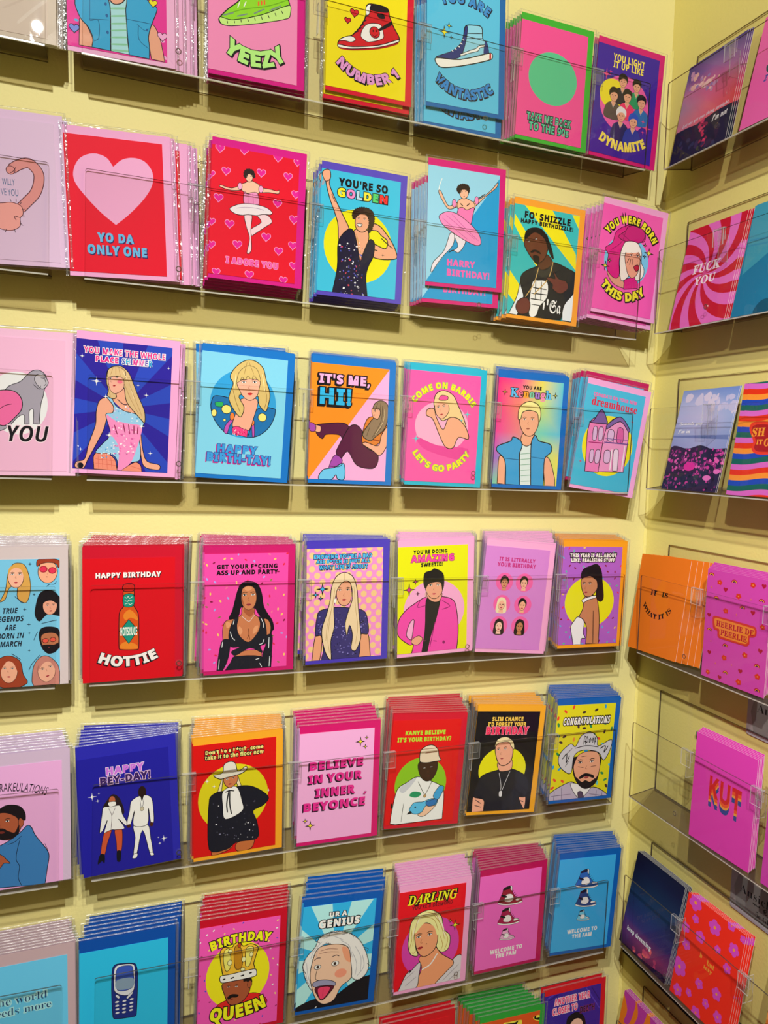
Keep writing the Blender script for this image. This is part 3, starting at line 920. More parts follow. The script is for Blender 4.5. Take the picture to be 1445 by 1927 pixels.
'dream': ('49BBE1', '''
E F3E722 530,837 447,446 -
P EE82C2 1 k:12 149,545 446,510 446,1242! 214,1261!
P 7F5FA6 1 k:12 216,500 318,326 444,472 449,520 149,545
P F09ACE 1 k:12 453,569 658,380 854,556 891,1173! 444,1231!
P 7F5FA6 1 k:12 452,536 663,374 867,526 858,572 680,442 471,588
P E0B8E4 1 k:9 234,606 290,596 311,771 248,781
P E0B8E4 1 k:9 330,601 400,591 414,762 350,770
P E0B8E4 1 k:9 247,947 304,938 322,1101 258,1109
P E0B8E4 1 k:9 343,939 413,928 426,1099 355,1104
P E0B8E4 1 k:9 497,616 549,585 602,615 605,736 516,751
P E060A8 1 k:9 656,562 700,527 762,560 784,734 682,751
L 6A4890 18 459,788 895,749
L 6A4890 9 453,733 881,690
L 6A4890 9 500,726 503,780
L 6A4890 9 613,712 619,767
L 6A4890 9 743,702 750,756
L B03078 15 189,832 469,803
P F0D8F0 1 k:9 653,881 737,870 777,1173! 692,1184!
P E0B8E4 1 k:9 497,920 592,905 610,1064 513,1074
L F4ECF4 21 836,781 854,1159
L F4ECF4 21 618,873 645,1183
T CONGRATS_ON_YOUR_NEW 522,128 785,53 B F06CAA - -
T dreamhouse 530,229 819,122 S D8304E - -
S D83058 892,411 33 -
S D83058 106,1127 33 -
'''),
'legends': ('79C5EC', '''
P D9A352 1 k:6 426,480 482,358 509,171 554,66 610,40 683,67 725,178 744,336 700,499 608,444 603,300 524,328 482,452
E F1B49A 592,202 81,125 k:6
P D9A352 1 - 509,203 526,94 596,64 674,98 679,224 652,129 596,93 540,125
F 556,170 632,172 592,213 592,265 30 C03048
E F1AB8A 924,149 103,133 k:6
P A03E28 1 k:6 810,86 816,10 893,0 994,2 1049,29 1040,108 1008,56 922,41 850,59
F 881,129 970,141 921,176 914,208 15 A04040
E E03456 879,119 39,35 9c1830:9
E E03456 973,135 39,35 9c1830:9
P 1c161c 1 k:6 794,560 834,411 906,365 993,384 1053,460! 1053,672! 919,646 836,724 790,655
E EFA890 946,548 75,105 k:4
P 1c161c 1 - 871,516 892,437 949,408 1021,459 1027,526 963,488 906,495
F 920,542 983,540 951,575 954,607 23 A83040
P 1c161c 1 k:5 829,912 847,818 919,793 1020,811 1049,861! 1049,1039! 990,1099 918,1098 863,1043
P BE7452 1 k:5 849,914 890,868 991,868 1037,925 1020,1037 932,1071 872,1027
P 1c161c 1 - 863,1011 918,1001 991,1006 1031,989 1005,1084 932,1112 877,1068
F 904,949 976,947 935,983 935,1034 15 A04848
E E85848 897,955 32,26 k:6
E E85848 976,947 32,26 k:6
P A24229 1 k:6 336,1417 365,1199 449,1118 547,1117 634,1187 661,1332 706,1432 629,1483! 460,1478!
E F0AE94 515,1292 87,133 k:4
P A24229 1 - 423,1282 449,1157 533,1135 603,1216 608,1312 560,1197 490,1176
F 470,1254 549,1260 506,1296 512,1352 27 B83848
P C88278 1 k:6 752,1420 773,1245 845,1144 932,1144 1019,1231 1048,1330! 1047,1479! 772,1479!
E F0B098 908,1303 95,139 k:4
P C88278 1 - 813,1312 845,1170 910,1150 996,1229 1007,1311 946,1209 874,1220
F 868,1290 949,1267 911,1311 919,1372 28 B83848
L 26304a 6 580,424 621,465 649,498 672,501
L 26304a 6 909,323 944,296 993,295 1016,263
L 26304a 6 856,751 919,738 977,725 1021,718
L 26304a 6 775,941 792,894 815,844
L 26304a 6 721,1289 759,1212 840,1118
L 26304a 6 542,1085 589,1120 637,1161
S 4a6a90 739,56 19 k:3
S 4a6a90 683,579 19 k:3
S 4a6a90 724,755 20 k:3
S 4a6a90 780,409 15 k:3
S 4a6a90 727,855 15 k:3
S 4a6a90 726,1058 15 k:3
T TRUE 534,587 156,63 J 1c2030 - -
T LEGENDS 519,681 307,63 J 1c2030 - -
T ARE 532,781 117,63 J 1c2030 - -
T BORN_IN 535,876 277,63 J 1c2030 - -
T MARCH 538,971 227,63 J 1c2030 - -
'''),
'hottie': ('D70D1D', '''
T HAPPY_BIRTHDAY 516,201 743,64 B F4EEF0 - 6,8,141018
P D9541A 1 k:9 457,377 569,382 575,495 572,575 617,659 629,757 629,1093 606,1116 423,1104 404,1079 405,713 417,633 457,573
P E8862A 1 - 455,683 523,622 599,690 617,756 538,720 477,749
P E8862A 1 - 423,1039 492,1010 599,1050 611,1100 431,1092
P C8201C 1 k:9 460,317 569,318 569,398 457,393
P 1A9180 1 k:6 460,445 569,440 569,575 460,577
L F0F4F0 5 470,466 493,483 508,460 523,486 557,465
L F0F4F0 5 470,509 501,524 516,505 554,518
L F0F4F0 5 470,555 508,543 531,561 557,546
P 1A9180 0 k:9 515,741 620,874 515,1036 410,878
T HOTSAUCE 515,884 191,104 B F2F4EE - -
A HOTTIE 168,1232 513,1304 853,1218 126 B F4EEF0 k:6 -8,10,141018
'''),
'getyour': ('EF4AAA', '''
C 21 90 35 E02848/F2C86C/A8A0F0/8A7848/F070A0/8C1848
T GET_YOUR_F*CKING 530,163 762,59 B 141018 - -
T ASS_UP_AND_PARTY 531,238 776,61 B 141018 - -
P 18131c 1 k:7 396,515 427,427 478,367 557,353 654,391 710,502 739,670 781,758 855,873 876,982 849,1021 847,1226 812,1060 767,878 685,791 617,691 458,682 422,797 306,825 345,730 378,596
P C97C55 1 k:7 477,683 620,702 626,774 699,833 796,855 838,952 826,1067! 783,1068 704,1120 559,1136 390,1111 306,1094 233,1096! 231,939 268,850 383,822 460,778
P E09A70 1 - 268,874 306,863 333,905 283,942
P E09A70 1 - 437,925 478,982 453,1034 413,978
P E09A70 1 - 622,951 674,927 662,995 610,1032
P A85A3A 1 - 486,738 566,811 618,760 617,718 498,705
L 6a3018 7 535,1094 557,1042 553,960
L 6a3018 7 572,1110 560,1042
P C97C55 1 k:5 381,1307 470,1253 627,1239 723,1287 710,1334
P 1f1f2a 1 k:5 378,816 425,816 406,923 440,1047 559,1136 676,1009 700,902 680,818 747,844 785,1017 771,1166 705,1199 733,1285 574,1212 394,1300 341,1246 443,1195 340,1187 310,1105 305,1011 333,905
P 1f1f2a 1 k:5 379,1312 721,1332 829,1479! 261,1487! 332,1385
P 1f1f2a 1 k:5 228,1096 320,1103 316,1252 281,1394 233,1485! 160,1486! 184,1267
P 1f1f2a 1 k:5 780,1068 858,1063 856,1281 850,1478! 747,1477! 736,1312 774,1193
L E8ECF4 8 371,840 359,900
L E8ECF4 8 322,985 350,1067 383,1103
L E8ECF4 8 710,834 740,904 747,959
L E8ECF4 8 754,1110 731,1163 692,1173
L E8ECF4 8 231,1112 222,1185
L E8ECF4 8 193,1334 184,1465
L E8ECF4 8 818,1087 815,1230
L E8ECF4 8 830,1333 824,1468
L E8ECF4 8 702,1417 730,1473
L E8ECF4 8 649,1365 695,1357
P CB8058 1 k:5 460,490 479,436 545,411 609,435 643,513 645,610 611,690 551,723 491,687 458,600
P E09A70 1 - 493,436 545,422 592,441 560,474 513,472
P A85A3A 1 - 462,545 483,615 498,677 467,614
P 18131c 1 - 444,489 479,415 545,400 545,381 426,406
P 18131c 1 - 545,400 605,421 643,499 667,500 638,401 545,381
F 497,528 603,527 549,594 550,651 46 A83C48
L E8E4EC 5 467,798 541,864 567,866 629,788
'''),
'knowing': ('EF90D2', '''
D F1C98F 42 143
P E8A27E 1 k:10 130,1152 212,1154 215,1322 190,1489! 84,1483!
P E8A27E 1 k:10 750,1165 857,1165 898,1481! 736,1480!
P 3A3374 1 k:10 130,1144 146,909 195,816 415,786 632,810 787,851 843,953 861,1163 754,1174 750,1365 732,1483! 209,1486! 239,1344 208,1158
B 17 110 18 6C64B8/1c1838/8C84D0 313,842 694,865 707,1461 323,1429
B 18 24 18 6C64B8/1c1838/8C84D0 161,891 216,894 219,1127 164,1123
B 19 24 18 6C64B8/1c1838/8C84D0 746,908 817,912 823,1141 751,1136
P E9D0AB 1 k:10 502,323 396,380 339,515 322,688 274,879 215,1069 233,1265 293,1436 348,1479 340,1234 384,1041 375,768 426,539 512,442 596,469 629,666 572,858 535,1012 559,1171 596,1036 640,1177 623,1355 689,1384 755,1226 743,1066 712,788 686,532 622,374
P E9A688 1 k:8 422,539 512,442 597,473 612,626 594,726 522,769 450,734 408,635
L B89868 6 386,518 351,767 287,1035 270,1229
L B89868 6 369,652 324,921 299,1192 322,1390
L B89868 6 646,511 672,785 708,1063 683,1300
L B89868 6 512,331 514,443
F 450,556 562,557 512,636 513,687 43 B83C48
E F0F0F0 390,696 18,31 c0b0a0:5
S 40B9F1 216,533 81 k:10
S 40B9F1 124,605 50 k:8
S 40B9F1 193,656 35 k:8
T KNOWING_YOU'RE_A_BAD 493,105 800,57 B 49B9F1 1a1a60:6 -
T ASS_B*TCH_IS_JUST_ALL 495,176 737,57 B 49B9F1 1a1a60:6 -
T WHAT_LIFE_IS_ABOUT 500,247 670,58 B 49B9F1 1a1a60:6 -
'''),
'amazing': ('E3E412', '''
E F3A9D9 549,893 459,420 -
P EF48B0 1 k:11 246,792 413,709 634,711 839,783 900,996 918,1259 885,1601! 183,1570! 239,1368 180,1361 12,1218 15,1017 119,876
P F3A9D9 1 k:10 196,1034 244,1014 235,1139 205,1288 135,1230 149,1131
P 1B1824 1 k:8 419,760 490,699 579,757 635,757 563,1069 495,1267 428,1579! 351,1559! 410,1156
L 8A1868 10 337,743 295,841 415,826
L 8A1868 11 663,769 783,856 666,898
L 8A1868 11 557,1068 486,1421
L 8A1868 11 375,1326 424,1321
L 8A1868 11 535,1333 591,1344
E 8A1868 695,1366 20,23 -
P E9A48A 1 k:8 216,1289 313,1244 374,1293 304,1370 217,1345
P E9A48A 1 k:8 439,650 650,653 630,767 538,785 452,727
P E9A48A 1 k:8 404,526 464,479 607,479 664,539 661,646 584,732 496,725 423,636
P 14101a 1 - 376,481 396,369 494,339 543,312 672,386 692,541 663,626 630,516 470,520 416,587 388,555
E - 429,669 22,41 c8b090:8
F 487,547 598,549 538,616 539,668 40 D05068
S D8249E 168,592 93 k:8
S D8249E 260,486 44 k:8
S D8249E 295,652 31 k:8
T YOU'RE_DOING 478,76 509,55 B 141018 - -
T AMAZING 513,168 648,101 B EF42A8 8c1868:5 -
T SWEETIE! 501,256 324,56 B 141018 - -
'''),
'literally': ('D383D6', '''
T IT_IS_LITERALLY 523,175 600,57 B C02C80 - -
T YOUR_BIRTHDAY 521,253 636,62 B C02C80 - -
E EF62AC 349,504 138,132 -
E EF62AC 677,496 142,134 -
E EF62AC 345,825 138,133 -
E EF62AC 693,822 143,135 -
E EF62AC 334,1134 139,134 -
E EF62AC 684,1128 144,137 -
N 350,512 77 D09070 1a1418 0
N 672,502 76 F0B49C 2a1c1c 0
N 340,831 78 F0B49C EADCB8 1
N 684,825 77 EFB090 1a1418 0
N 335,1142 78 F4C4B0 241a20 1
N 679,1137 80 C08058 1c1418 1
'''),
'realising': ('B062CE', '''
C 31 80 40 E83060/F2C86C/58C0A0/8A2040/60A8E8
E E7E61C 515,836 438,387 -
P 17131a 1 - 336,469 358,345 484,287 612,261 696,370 727,534 765,780 700,839 618,750 616,559 496,449
P C9865F 1 k:12 419,761 606,744 673,888 711,1136 719,1486! 491,1475! 492,1242 426,1108 336,1079 401,938
P F0F0F7 1 k:12 209,1214 264,1114 329,1057 440,1131 434,1302 478,1386 409,1395 403,1484! 271,1481!
P F0F0F7 1 k:9 379,801 488,759 618,739 614,777 491,803 407,845
L k 12 591,969 622,1467
P CC8A64 1 k:12 344,496 495,436 597,472 640,619 549,738 444,753 375,670
P 17131a 1 - 337,480 428,373 617,397 612,505 496,444
F 392,562 498,563 422,633 439,687 41 B03848
T THIS_YEAR_IS_ALL_ABOUT 534,129 825,59 B F6F0EC k:12 -
T LIKE,_REALISING_STUFF 533,204 776,59 B F6F0EC k:12 -
'''),
'drake': ('E2A6DB', '''
A DRAKEULATIONS 333,302 601,321 870,406 102 N 1c1622 - -
P 3B79BA 1 k:8 -44,1049 292,961 434,919 594,814 667,743 713,770 756,877 871,1061 899,1153 874,1330 851,1495! -51,1408!
P A9573A 1 k:6 241,626 383,534 567,622 610,704 576,818 492,883 378,867 266,777
E A9573A 604,693 29,59 k:6
P 1B1418 1 - 298,586 384,498 470,462 587,491 649,578 653,675 627,671 596,641 576,662 553,623 468,567 383,553
P 1B1418 1 - 295,740 408,738 465,776 536,805 575,728 582,799 521,868 420,878 294,830
P 6a2c20 1 - 379,772 422,776 427,797 379,795
F 353,653 460,657 387,723 402,786 40 7a3028
P A9573A 1 k:6 333,1034 403,1066 459,1138 482,1172 416,1160 373,1214 316,1179
L k 6 592,897 562,1007 546,1137 581,1227 564,1357 599,1464
L k 6 462,941 534,920 607,858
L k 5 854,991 891,1089
'''),
'beyday': ('221F9C', '''
T HAPPY 537,194 437,98 B C471DA F0D8F4:5 -
T BEY-DAY! 534,313 579,102 B 37205F F0C4E4:6 -
P 291c20 1 - 259,652 318,546 382,489 456,554 502,736 449,789 420,651
E B86242 369,565 36,52 -
P F0F0F4 1 k:5 328,582 408,590 402,641 360,661 326,623
P C95433 1 k:5 267,944 345,933 289,1098 249,1241 206,1232 227,1086
P C95433 1 k:5 381,944 460,942 460,1116 437,1237 394,1231 391,1102
P 15141c 1 - 197,1225 249,1236 243,1342 214,1314 165,1343
P 15141c 1 - 391,1223 439,1230 425,1356 387,1348
P E8E8F1 1 k:7 267,636 358,646 454,647 479,766 532,886 508,916 429,813 494,945 388,945 341,936 253,964! 303,803 246,923 208,945 246,722
L 503048 5 326,660 355,760 339,924
L 503048 5 400,665 361,753
E 2a1814 719,527 47,80 -
P 2a1814 1 - 690,578 740,578 734,638 695,631
P F1F1F5 1 k:7 601,927 762,948 792,1130 809,1338 773,1334 701,1013 622,1298 580,1307 610,1093
P F1F1F5 1 k:7 590,616 690,569 712,634 741,569 825,620 842,817 836,938 801,931 781,739 762,948 599,934 621,741 565,910 522,901 562,730
E 4a2418 545,929 25,23 -
E 4a2418 810,958 22,29 -
P F1F1F5 1 k:5 591,1295 629,1303 612,1354 565,1347
P F1F1F5 1 k:5 774,1323 809,1327 821,1359 785,1362
L 404050 5 688,613 699,720 714,723 732,620
E C8C0A8 707,739 22,25 504838:5
S F2F2FA 147,481 52 -
S F2F2FA 224,452 16 -
S F2F2FA 207,543 24 -
S F2F2FA 946,1171 46 -
S F2F2FA 897,1225 21 -
S F2F2FA 883,1144 14 -
'''),
'cometake': ('D31515', '''
E D7CB1C 503,744 446,449 -
T Don't_be_a_b*tch,_come 516,110 733,60 B F0E284 k:9 -
T take_it_to_the_floor_now 516,171 744,59 B F0E284 k:9 -
P E9D9B3 1 k:7 364,459 350,631 298,792 314,1044 263,959 239,880 281,714 333,536
P E9D9B3 1 k:7 544,428 591,572 623,671 563,609 538,527
P BE6C3C 1 k:7 258,1384 451,1375 491,1402 420,1447 236,1483
P BE6C3C 1 k:7 548,1365 761,1325 733,1466 555,1476
P 1B1C28 1 k:9 198,724 274,650 381,636 591,600 751,633 897,734 957,820 881,905 754,962 803,1105 830,1302 772,1355 544,1353 416,1427 195,1390
B 23 46 15 E0E0F0/4a4a60/8080a0 234,745 789,829 794,1354 232,1254
P F1F1F5 1 k:7 371,638 538,602 610,805 614,940 398,1019 364,824
L 15141c 16 442,645 416,810 425,934
L 15141c 16 454,646 454,816 477,962
L 15141c 14 398,657 451,642 512,655
P C97A50 1 k:7 385,469 541,438 548,532 485,598 437,599 388,544
P D9D5C9 1 k:9 251,414 361,396 378,293 447,256 523,284 558,400 656,345 671,388 590,437 433,461 329,472
L 8a8478 7 364,402 468,406 558,396
F 419,485 499,481 454,527 454,553 32 A83C40
S F4F0E8 168,480 35 -
S F4F0E8 257,562 30 -
S F4F0E8 955,710 28 -
'''),
'believe': ('EAA9DD', '''
T BELIEVE 525,451 756,115 B DE2C90 - -16,15,241428
T IN_YOUR 516,631 756,119 B DE2C90 - -16,15,241428
T INNER 519,824 557,120 B DE2C90 - -16,15,241428
T BEYONCE 514,1008 868,120 B DE2C90 - -16,15,241428
P DE2C90 0 241428:6 913,917 940,877 965,884 934,923
S F1D93A 851,175 69 k:8
S F1D93A 940,126 28 k:6
S F1D93A 923,250 36 k:6
S F1D93A 179,1262 69 k:8
S F1D93A 106,1190 36 k:6
'''),
'kanye': ('D61119', '''
T KANYE_BELIEVE 505,180 617,61 B A9D93A - -
T IT'S_YOUR_BIRTHDAY? 498,274 826,66 B A9D93A - -
E 87BF22 498,919 395,387 -
P E5E9F1 1 k:10 148,982 273,888 449,809 668,887 807,956 874,1067 883,1444! 169,1478! 84,1463! 97,1268
P C4C8D4 1 - 178,968 298,879 424,828 331,961 235,1031
L k 7 262,1181 250,1446
P 3FA0DC 1 k:8 710,1096 797,960 863,974 856,1035 784,1163
P E8C0A4 1 k:8 495,1348 613,1203 772,1213 675,1331 575,1388
P 58B9EA 1 k:8 357,1290 409,1191 485,1175 558,1175 687,1138 784,1163 747,1241 615,1233 550,1327 443,1345
P 2c70b8 1 k:8 611,1178 772,1148 741,1231 642,1245
P 1c1c24 1 - 326,1341 378,1296 401,1332
E 1c1c24 447,1247 13,12 -
P 229263 1 - 342,1077 389,1020 500,1036 513,1077 438,1108
L 3a2c24 8 455,879 531,1010 571,1070
L 3a2c24 8 668,889 614,1014 581,1071
E C09860 577,1091 21,23 3a2c24:5
P 3A2119 1 k:8 442,605 699,578 732,722 666,855 566,876 474,789
P E1D2BB 1 k:11 451,584 450,446 521,380 629,362 716,427 745,525 777,586 679,601 572,615 485,607
F 532,688 639,676 598,748 603,808 29 5a2c28
L 9a6a58 14 528,475 705,459
L 18100c 22 85,1170 85,1243
'''),
'slim': ('14121b', '''
T SLIM_CHANCE 512,111 522,63 B F1C254 - -
T I'D_FORGET_YOUR 513,188 640,63 B F1C254 - -
T BIRTHDAY 529,285 714,115 B E8325E f49ab0:6 -
E E3E013 512,864 394,336 -
P 14121b 0 - 77,980 935,954 978,1285 121,1304
P EFAA90 1 k:8 88,1236 256,1277 271,1477! 80,1489!
P EFAA90 1 k:9 802,1278 950,1262 957,1465 846,1471
P 1E1E2B 1 k:12 125,1068 194,946 457,868 660,857 912,967 995,1126 959,1284 843,1301 977,1518! 286,1504! 260,1310 78,1249
P EFAA90 1 k:9 424,752 641,711 666,857 553,892 459,879
P EFAA90 1 k:12 352,532 402,445 558,415 652,560 643,731 542,805 446,780 381,664
P E9DAAA 1 k:9 345,532 373,417 516,376 644,450 672,566 615,516 564,454 404,467
F 411,566 521,557 458,638 484,699 38 C06060
L C8C8D0 9 463,911 519,1104 518,1212
L C8C8D0 9 646,890 578,1079 534,1213
P D8D8E0 1 k:9 500,1190 549,1186 553,1268 504,1266
L 3a2c38 11 121,1304 219,1362
L 3a2c38 11 117,1384 226,1416
L 3a2c38 12 844,1334 932,1365
'''),
'congrats': ('DFD81E', '''
C 41 60 66 E84830/30A0D8/2C8C50/40302c/E89030/60C8D8
P B9B0CA 1 k:12 1,1365 293,1223 425,1230 553,1460 772,1324 1037,1448 1062,1535! 5,1509!
L 6a6080 9 82,1345 82,1489
L 6a6080 9 203,1286 229,1506
L 6a6080 10 848,1383 852,1547
L 6a6080 10 957,1424 968,1560
L 6a6080 9 26,1411 380,1406
L 6a6080 10 717,1428 1043,1494
P F1F1F6 1 k:9 353,1235 549,1490 744,1315 598,1283
P 504060 1 k:9 504,1390 584,1387 627,1522 554,1525
P 1c161a 1 - 361,969 415,1148 532,1294 673,1344 831,1247 870,1013 848,833 344,823
P E9A786 1 k:9 404,886 470,781 666,743 831,809 864,1072 787,1219 631,1274 458,1169 385,1000
P 1c161a 1 - 496,1161 544,1113 628,1092 762,1134 768,1181 634,1139 532,1176
P 1c161a 1 - 441,1138 558,1226 622,1203 714,1235 803,1185 767,1282 637,1328 509,1262
P CFCFD8 1 k:12 107,901 115,748 285,606 382,653 468,492 628,438 762,533 800,671 1030,580 1029,734 926,905 806,771 529,721 374,802 347,1069 204,1018
L k 15 167,837 238,757 239,901 291,790
L k 16 833,714 931,677 917,780 984,681
L k 12 376,681 588,653 802,689
T Post 638,566 221,145 F 1a161c - -
F 493,916 707,911 620,1020 636,1157 63 B05050
L k 9 230,957 285,876
L k 9 209,784 326,678
L k 9 534,490 519,634
L k 9 724,531 722,648
L 5a3c34 9 461,977 563,998
L 5a3c34 9 697,992 798,983
L 5a3c34 9 508,821 608,815
T CONGRATULATIONS 545,254 851,115 O F5F2EC k:12 -
'''),
'world': ('5FB7E3', '''
T the_world 529,443 583,96 s 26466e 9cd4f0:13 -
T needs_more 524,575 678,89 s 26466e 9cd4f0:13 -
'''),
'phone': ('28AFDC', '''
P 1B2C78 1 k:8 385,269 433,221 629,249 666,294 683,432 670,930 642,952 424,932 391,892 374,540
P C9CDD9 1 k:7 404,285 452,236 617,257 649,317 641,592 551,655 425,591 399,493
P 3450AE 1 k:5 427,322 468,264 600,275 627,344 625,562 441,559
P 7A91AA 1 - 434,433 624,440 622,564 441,555
P C9CDD9 1 k:5 432,615 470,651 458,675 422,640
P C9CDD9 1 k:5 551,679 616,622 626,642 567,700
E C9CDD9 439,715 25,14 k:3
E C9CDD9 527,721 25,14 k:3
E C9CDD9 613,716 25,14 k:3
E C9CDD9 440,763 25,14 k:3
E C9CDD9 526,771 25,14 k:3
E C9CDD9 610,765 25,14 k:3
E C9CDD9 442,810 25,14 k:3
E C9CDD9 524,819 25,14 k:3
E C9CDD9 609,813 25,14 k:3
E C9CDD9 444,858 25,14 k:3
E C9CDD9 523,866 25,14 k:3
E C9CDD9 606,858 25,14 k:3
'''),
'queen': ('EE50AA', '''
C 51 70 29 4a4ac0/C02048/F0C870/F0E0F0/802050
E DFD71C 507,719 418,456 -
P D02222 1 k:8 236,1113 364,1046 665,1008 820,1057 903,1200 599,1314 297,1266
P 9D5132 1 k:10 319,795 638,786 671,969 592,1096 483,1132 404,1107 344,978
P 1a1210 1 - 591,782 666,768 702,855 661,907 631,840 583,830
E 9D5132 668,884 30,52 k:6
P E9B234 1 k:11 262,380 313,306 412,329 459,275 519,272 566,338 660,321 762,384 742,488 712,601 715,698 335,704 295,617
P F4D868 1 k:8 320,362 379,338 405,457 406,596 351,644 310,498
P B8801C 1 k:8 457,329 513,320 555,447 553,625 472,629 448,466
P F4D868 1 k:8 605,378 700,376 686,513 652,625 604,616
E F4ECA0 395,381 26,31 k:6
E F4ECA0 395,534 29,39 k:6
E F4ECA0 576,521 28,36 k:6
E F4ECA0 675,471 24,32 k:6
E F4ECA0 568,658 30,24 k:6
E B04020 513,310 22,36 k:6
P F1EDE9 1 k:10 279,698 390,695 711,681 750,705 737,787 394,795 289,785
L 1a1414 19 308,749 345,745
L 1a1414 19 411,755 458,745
L 1a1414 19 542,746 589,740
L 1a1414 19 655,730 693,726
P 1a1210 1 - 378,1006 437,975 524,1001 499,1032 438,1023 394,1041
F 388,865 490,879 421,945 435,1042 34 8a3028
A BIRTHDAY 153,326 526,268 913,329 126 B EFE31C k:11 -
A QUEEN 149,1283 527,1310 896,1235 184 B EFE31C k:13 -
'''),
'genius': ('2FA8E1', '''
R A7DBF4 507,780 9 0.05
P 15141b 1 k:8 -8,1489! 15,1421 266,1344 396,1440 675,1271 878,1157 1054,1122! 1054,1492!
P F1F1F5 2 k:10 63,823 117,700 218,593 277,459 496,403 710,477 877,626 1002,899 996,1074 879,1161 764,1078 723,813 407,559 223,655 177,913 223,1200 147,1097 93,971
P F0BAA2 1 k:10 199,743 269,604 491,587 689,662 752,902 776,1076 749,1145 633,1225 542,1400 400,1437 291,1357 218,1199 169,974
P E89878 1 - 600,649 691,683 742,879 657,824
E E89078 611,1023 87,63 -
L 8a6058 8 293,655 414,642 539,665
L 8a6058 8 276,693 417,688 563,710
L k 8 271,887 253,1050 348,1087
P 8F8FB0 1 k:8 219,1106 286,1080 409,1087 533,1136 546,1189 459,1201 294,1177 227,1153
P 5a1828 1 k:8 263,1172 521,1190 467,1297 371,1376 308,1310
P D93E66 1 k:8 305,1188 469,1196 446,1293 366,1367 313,1300
L A02848 8 373,1206 377,1322
E F4F0F0 267,883 48,33 k:7
E F4F0F0 519,869 53,35 k:7
E 3a2c28 271,883 20,23 -
E 3a2c28 515,869 20,23 -
L 4a4048 12 212,780 250,753 301,756
L 4a4048 12 465,765 525,750 568,769
L 3a3a44 8 274,540 200,489 276,439
L 3a3a44 8 398,455 415,407 519,431
L 3a3a44 9 922,696 990,727 976,767
L 3a3a44 9 993,940 1061,1016 994,1048
L 3a3a44 8 83,775 53,852 113,964
L 3a3a44 8 584,460 708,456 757,525
L A8A8B4 8 239,739 260,619 385,535
L A8A8B4 8 570,541 704,643 762,819
L A8A8B4 9 910,800 948,976 852,1110
L A8A8B4 8 104,922 133,1050 190,1142
L A8A8B4 8 160,747 192,650 303,524
L A8A8B4 8 320,485 440,461 612,547
L A8A8B4 8 790,655 892,839 901,1054
L A8A8B4 8 754,734 835,915 829,1084
L A8A8B4 8 104,799 137,968 177,1099
L F0F0F4 12 276,1472 299,1455
T UR_A 506,154 252,69 B F5F3F0 k:10 -
T GENIUS 533,275 588,114 B F5F3F0 k:12 -
'''),
'darling': ('D31122', '''
E C73BA2 538,891 453,452 -
P E9946C 1 k:11 368,1024 618,916 710,1026 982,1215 1055,1257 881,1342 657,1504 339,1487 417,1197
P C9C5CE 1 k:11 53,1507! 166,1259 245,1192 220,1237 384,1098 379,1295 339,1487
P C9C5CE 1 k:11 651,1511 790,1353 925,1232 919,1147 1050,1115 1080,1437 1069,1515!
L 8a8690 8 143,1331 302,1225
L 8a8690 8 175,1421 335,1314
L 8a8690 8 768,1455 1013,1249
L 8a8690 9 856,1473 1049,1341
P F1DD9A 1 k:11 184,675 206,480 308,365 502,326 676,449 729,652 840,779 825,969 708,1003 615,871 608,686 424,494 300,607 297,842 344,992 232,955 181,822
P EA9870 1 k:11 279,630 398,511 597,597 643,795 592,955 457,1026 359,967 296,821
P F1DD9A 1 - 275,651 314,471 502,422 646,579 634,739 569,593 425,505
L FBF0C8 19 350,398 277,545 233,724
L FBF0C8 19 584,408 692,559 764,788
L B08C40 8 210,560 233,724 201,879
L B08C40 8 311,899 273,946 244,928
L B08C40 8 728,673 809,823 763,980
L B08C40 8 677,746 729,892 706,970
L B08C40 8 415,342 584,408 648,525
L B08C40 8 392,404 562,485 643,659
L B08C40 8 311,418 268,623 253,835
L B08C40 8 527,373 680,584 752,813
F 339,710 509,701 388,805 371,877 65 A81C34
E 2a1c1c 467,835 8,8 -
L F1EDE4 19 419,1220 549,1162 653,1015
T DARLING 520,137 779,146 I F0E324 k:13 8,10,141018
T YOU'RE_A_DIAMOND 527,256 640,58 B 5a1420 - -
S F1E32C 908,622 86 k:8
S F1E32C 826,543 33 k:8
'''),
'fampink': ('F361BA', '''
K 535,373 418 8A1A32 1c141c
K 528,702 373 9A1848 1c141c
K 519,984 255 E8A0CC 3a2030
T WELCOME_TO 519,1223 553,69 B F6EEF2 - -
T THE_FAM 516,1303 357,69 B F6EEF2 - -
'''),
'famblue': ('38A3E4', '''
K 546,349 420 2C60B4 1c2440
K 569,668 390 24407c 141830
K 545,940 239 6CC0EC 2a3850
T WELCOME_TO 553,1179 560,67 B E2EEF6 - -
T THE_FAM 557,1264 367,67 B E2EEF6 - -
'''),
'death': ('3B2598', '''
L 2a1a78 19 867,18 1049,292
L 5a40c0 19 766,10 1038,407
L 2a1a78 18 80,76 271,3
L 5a40c0 18 46,40 173,-4
P 1a141c 1 - 412,555 452,419 616,376 754,489 796,675 803,823 420,731
E F0C0A8 607,630 128,146 -
T ANOTHER_YEAR 512,129 665,110 B F2447A f4d0e0:9 -
T CLOSER_TO 381,282 463,110 B F2447A f4d0e0:9 -
T DEATH 802,357 273,99 B 2a1832 8a3068:6 -
'''),
'greencard': ('DE5420', '''
P F0E24C 1 - 406,83 502,74 677,80 737,107 688,239 418,250
P 1a1418 1 - 426,93 601,104 667,83 624,154 508,164
P F0E24C 1 - 932,86 1040,73 1079,180 966,138
P 1a1418 1 - 952,81 981,73 990,111 1057,113 1061,158 965,127
'''),
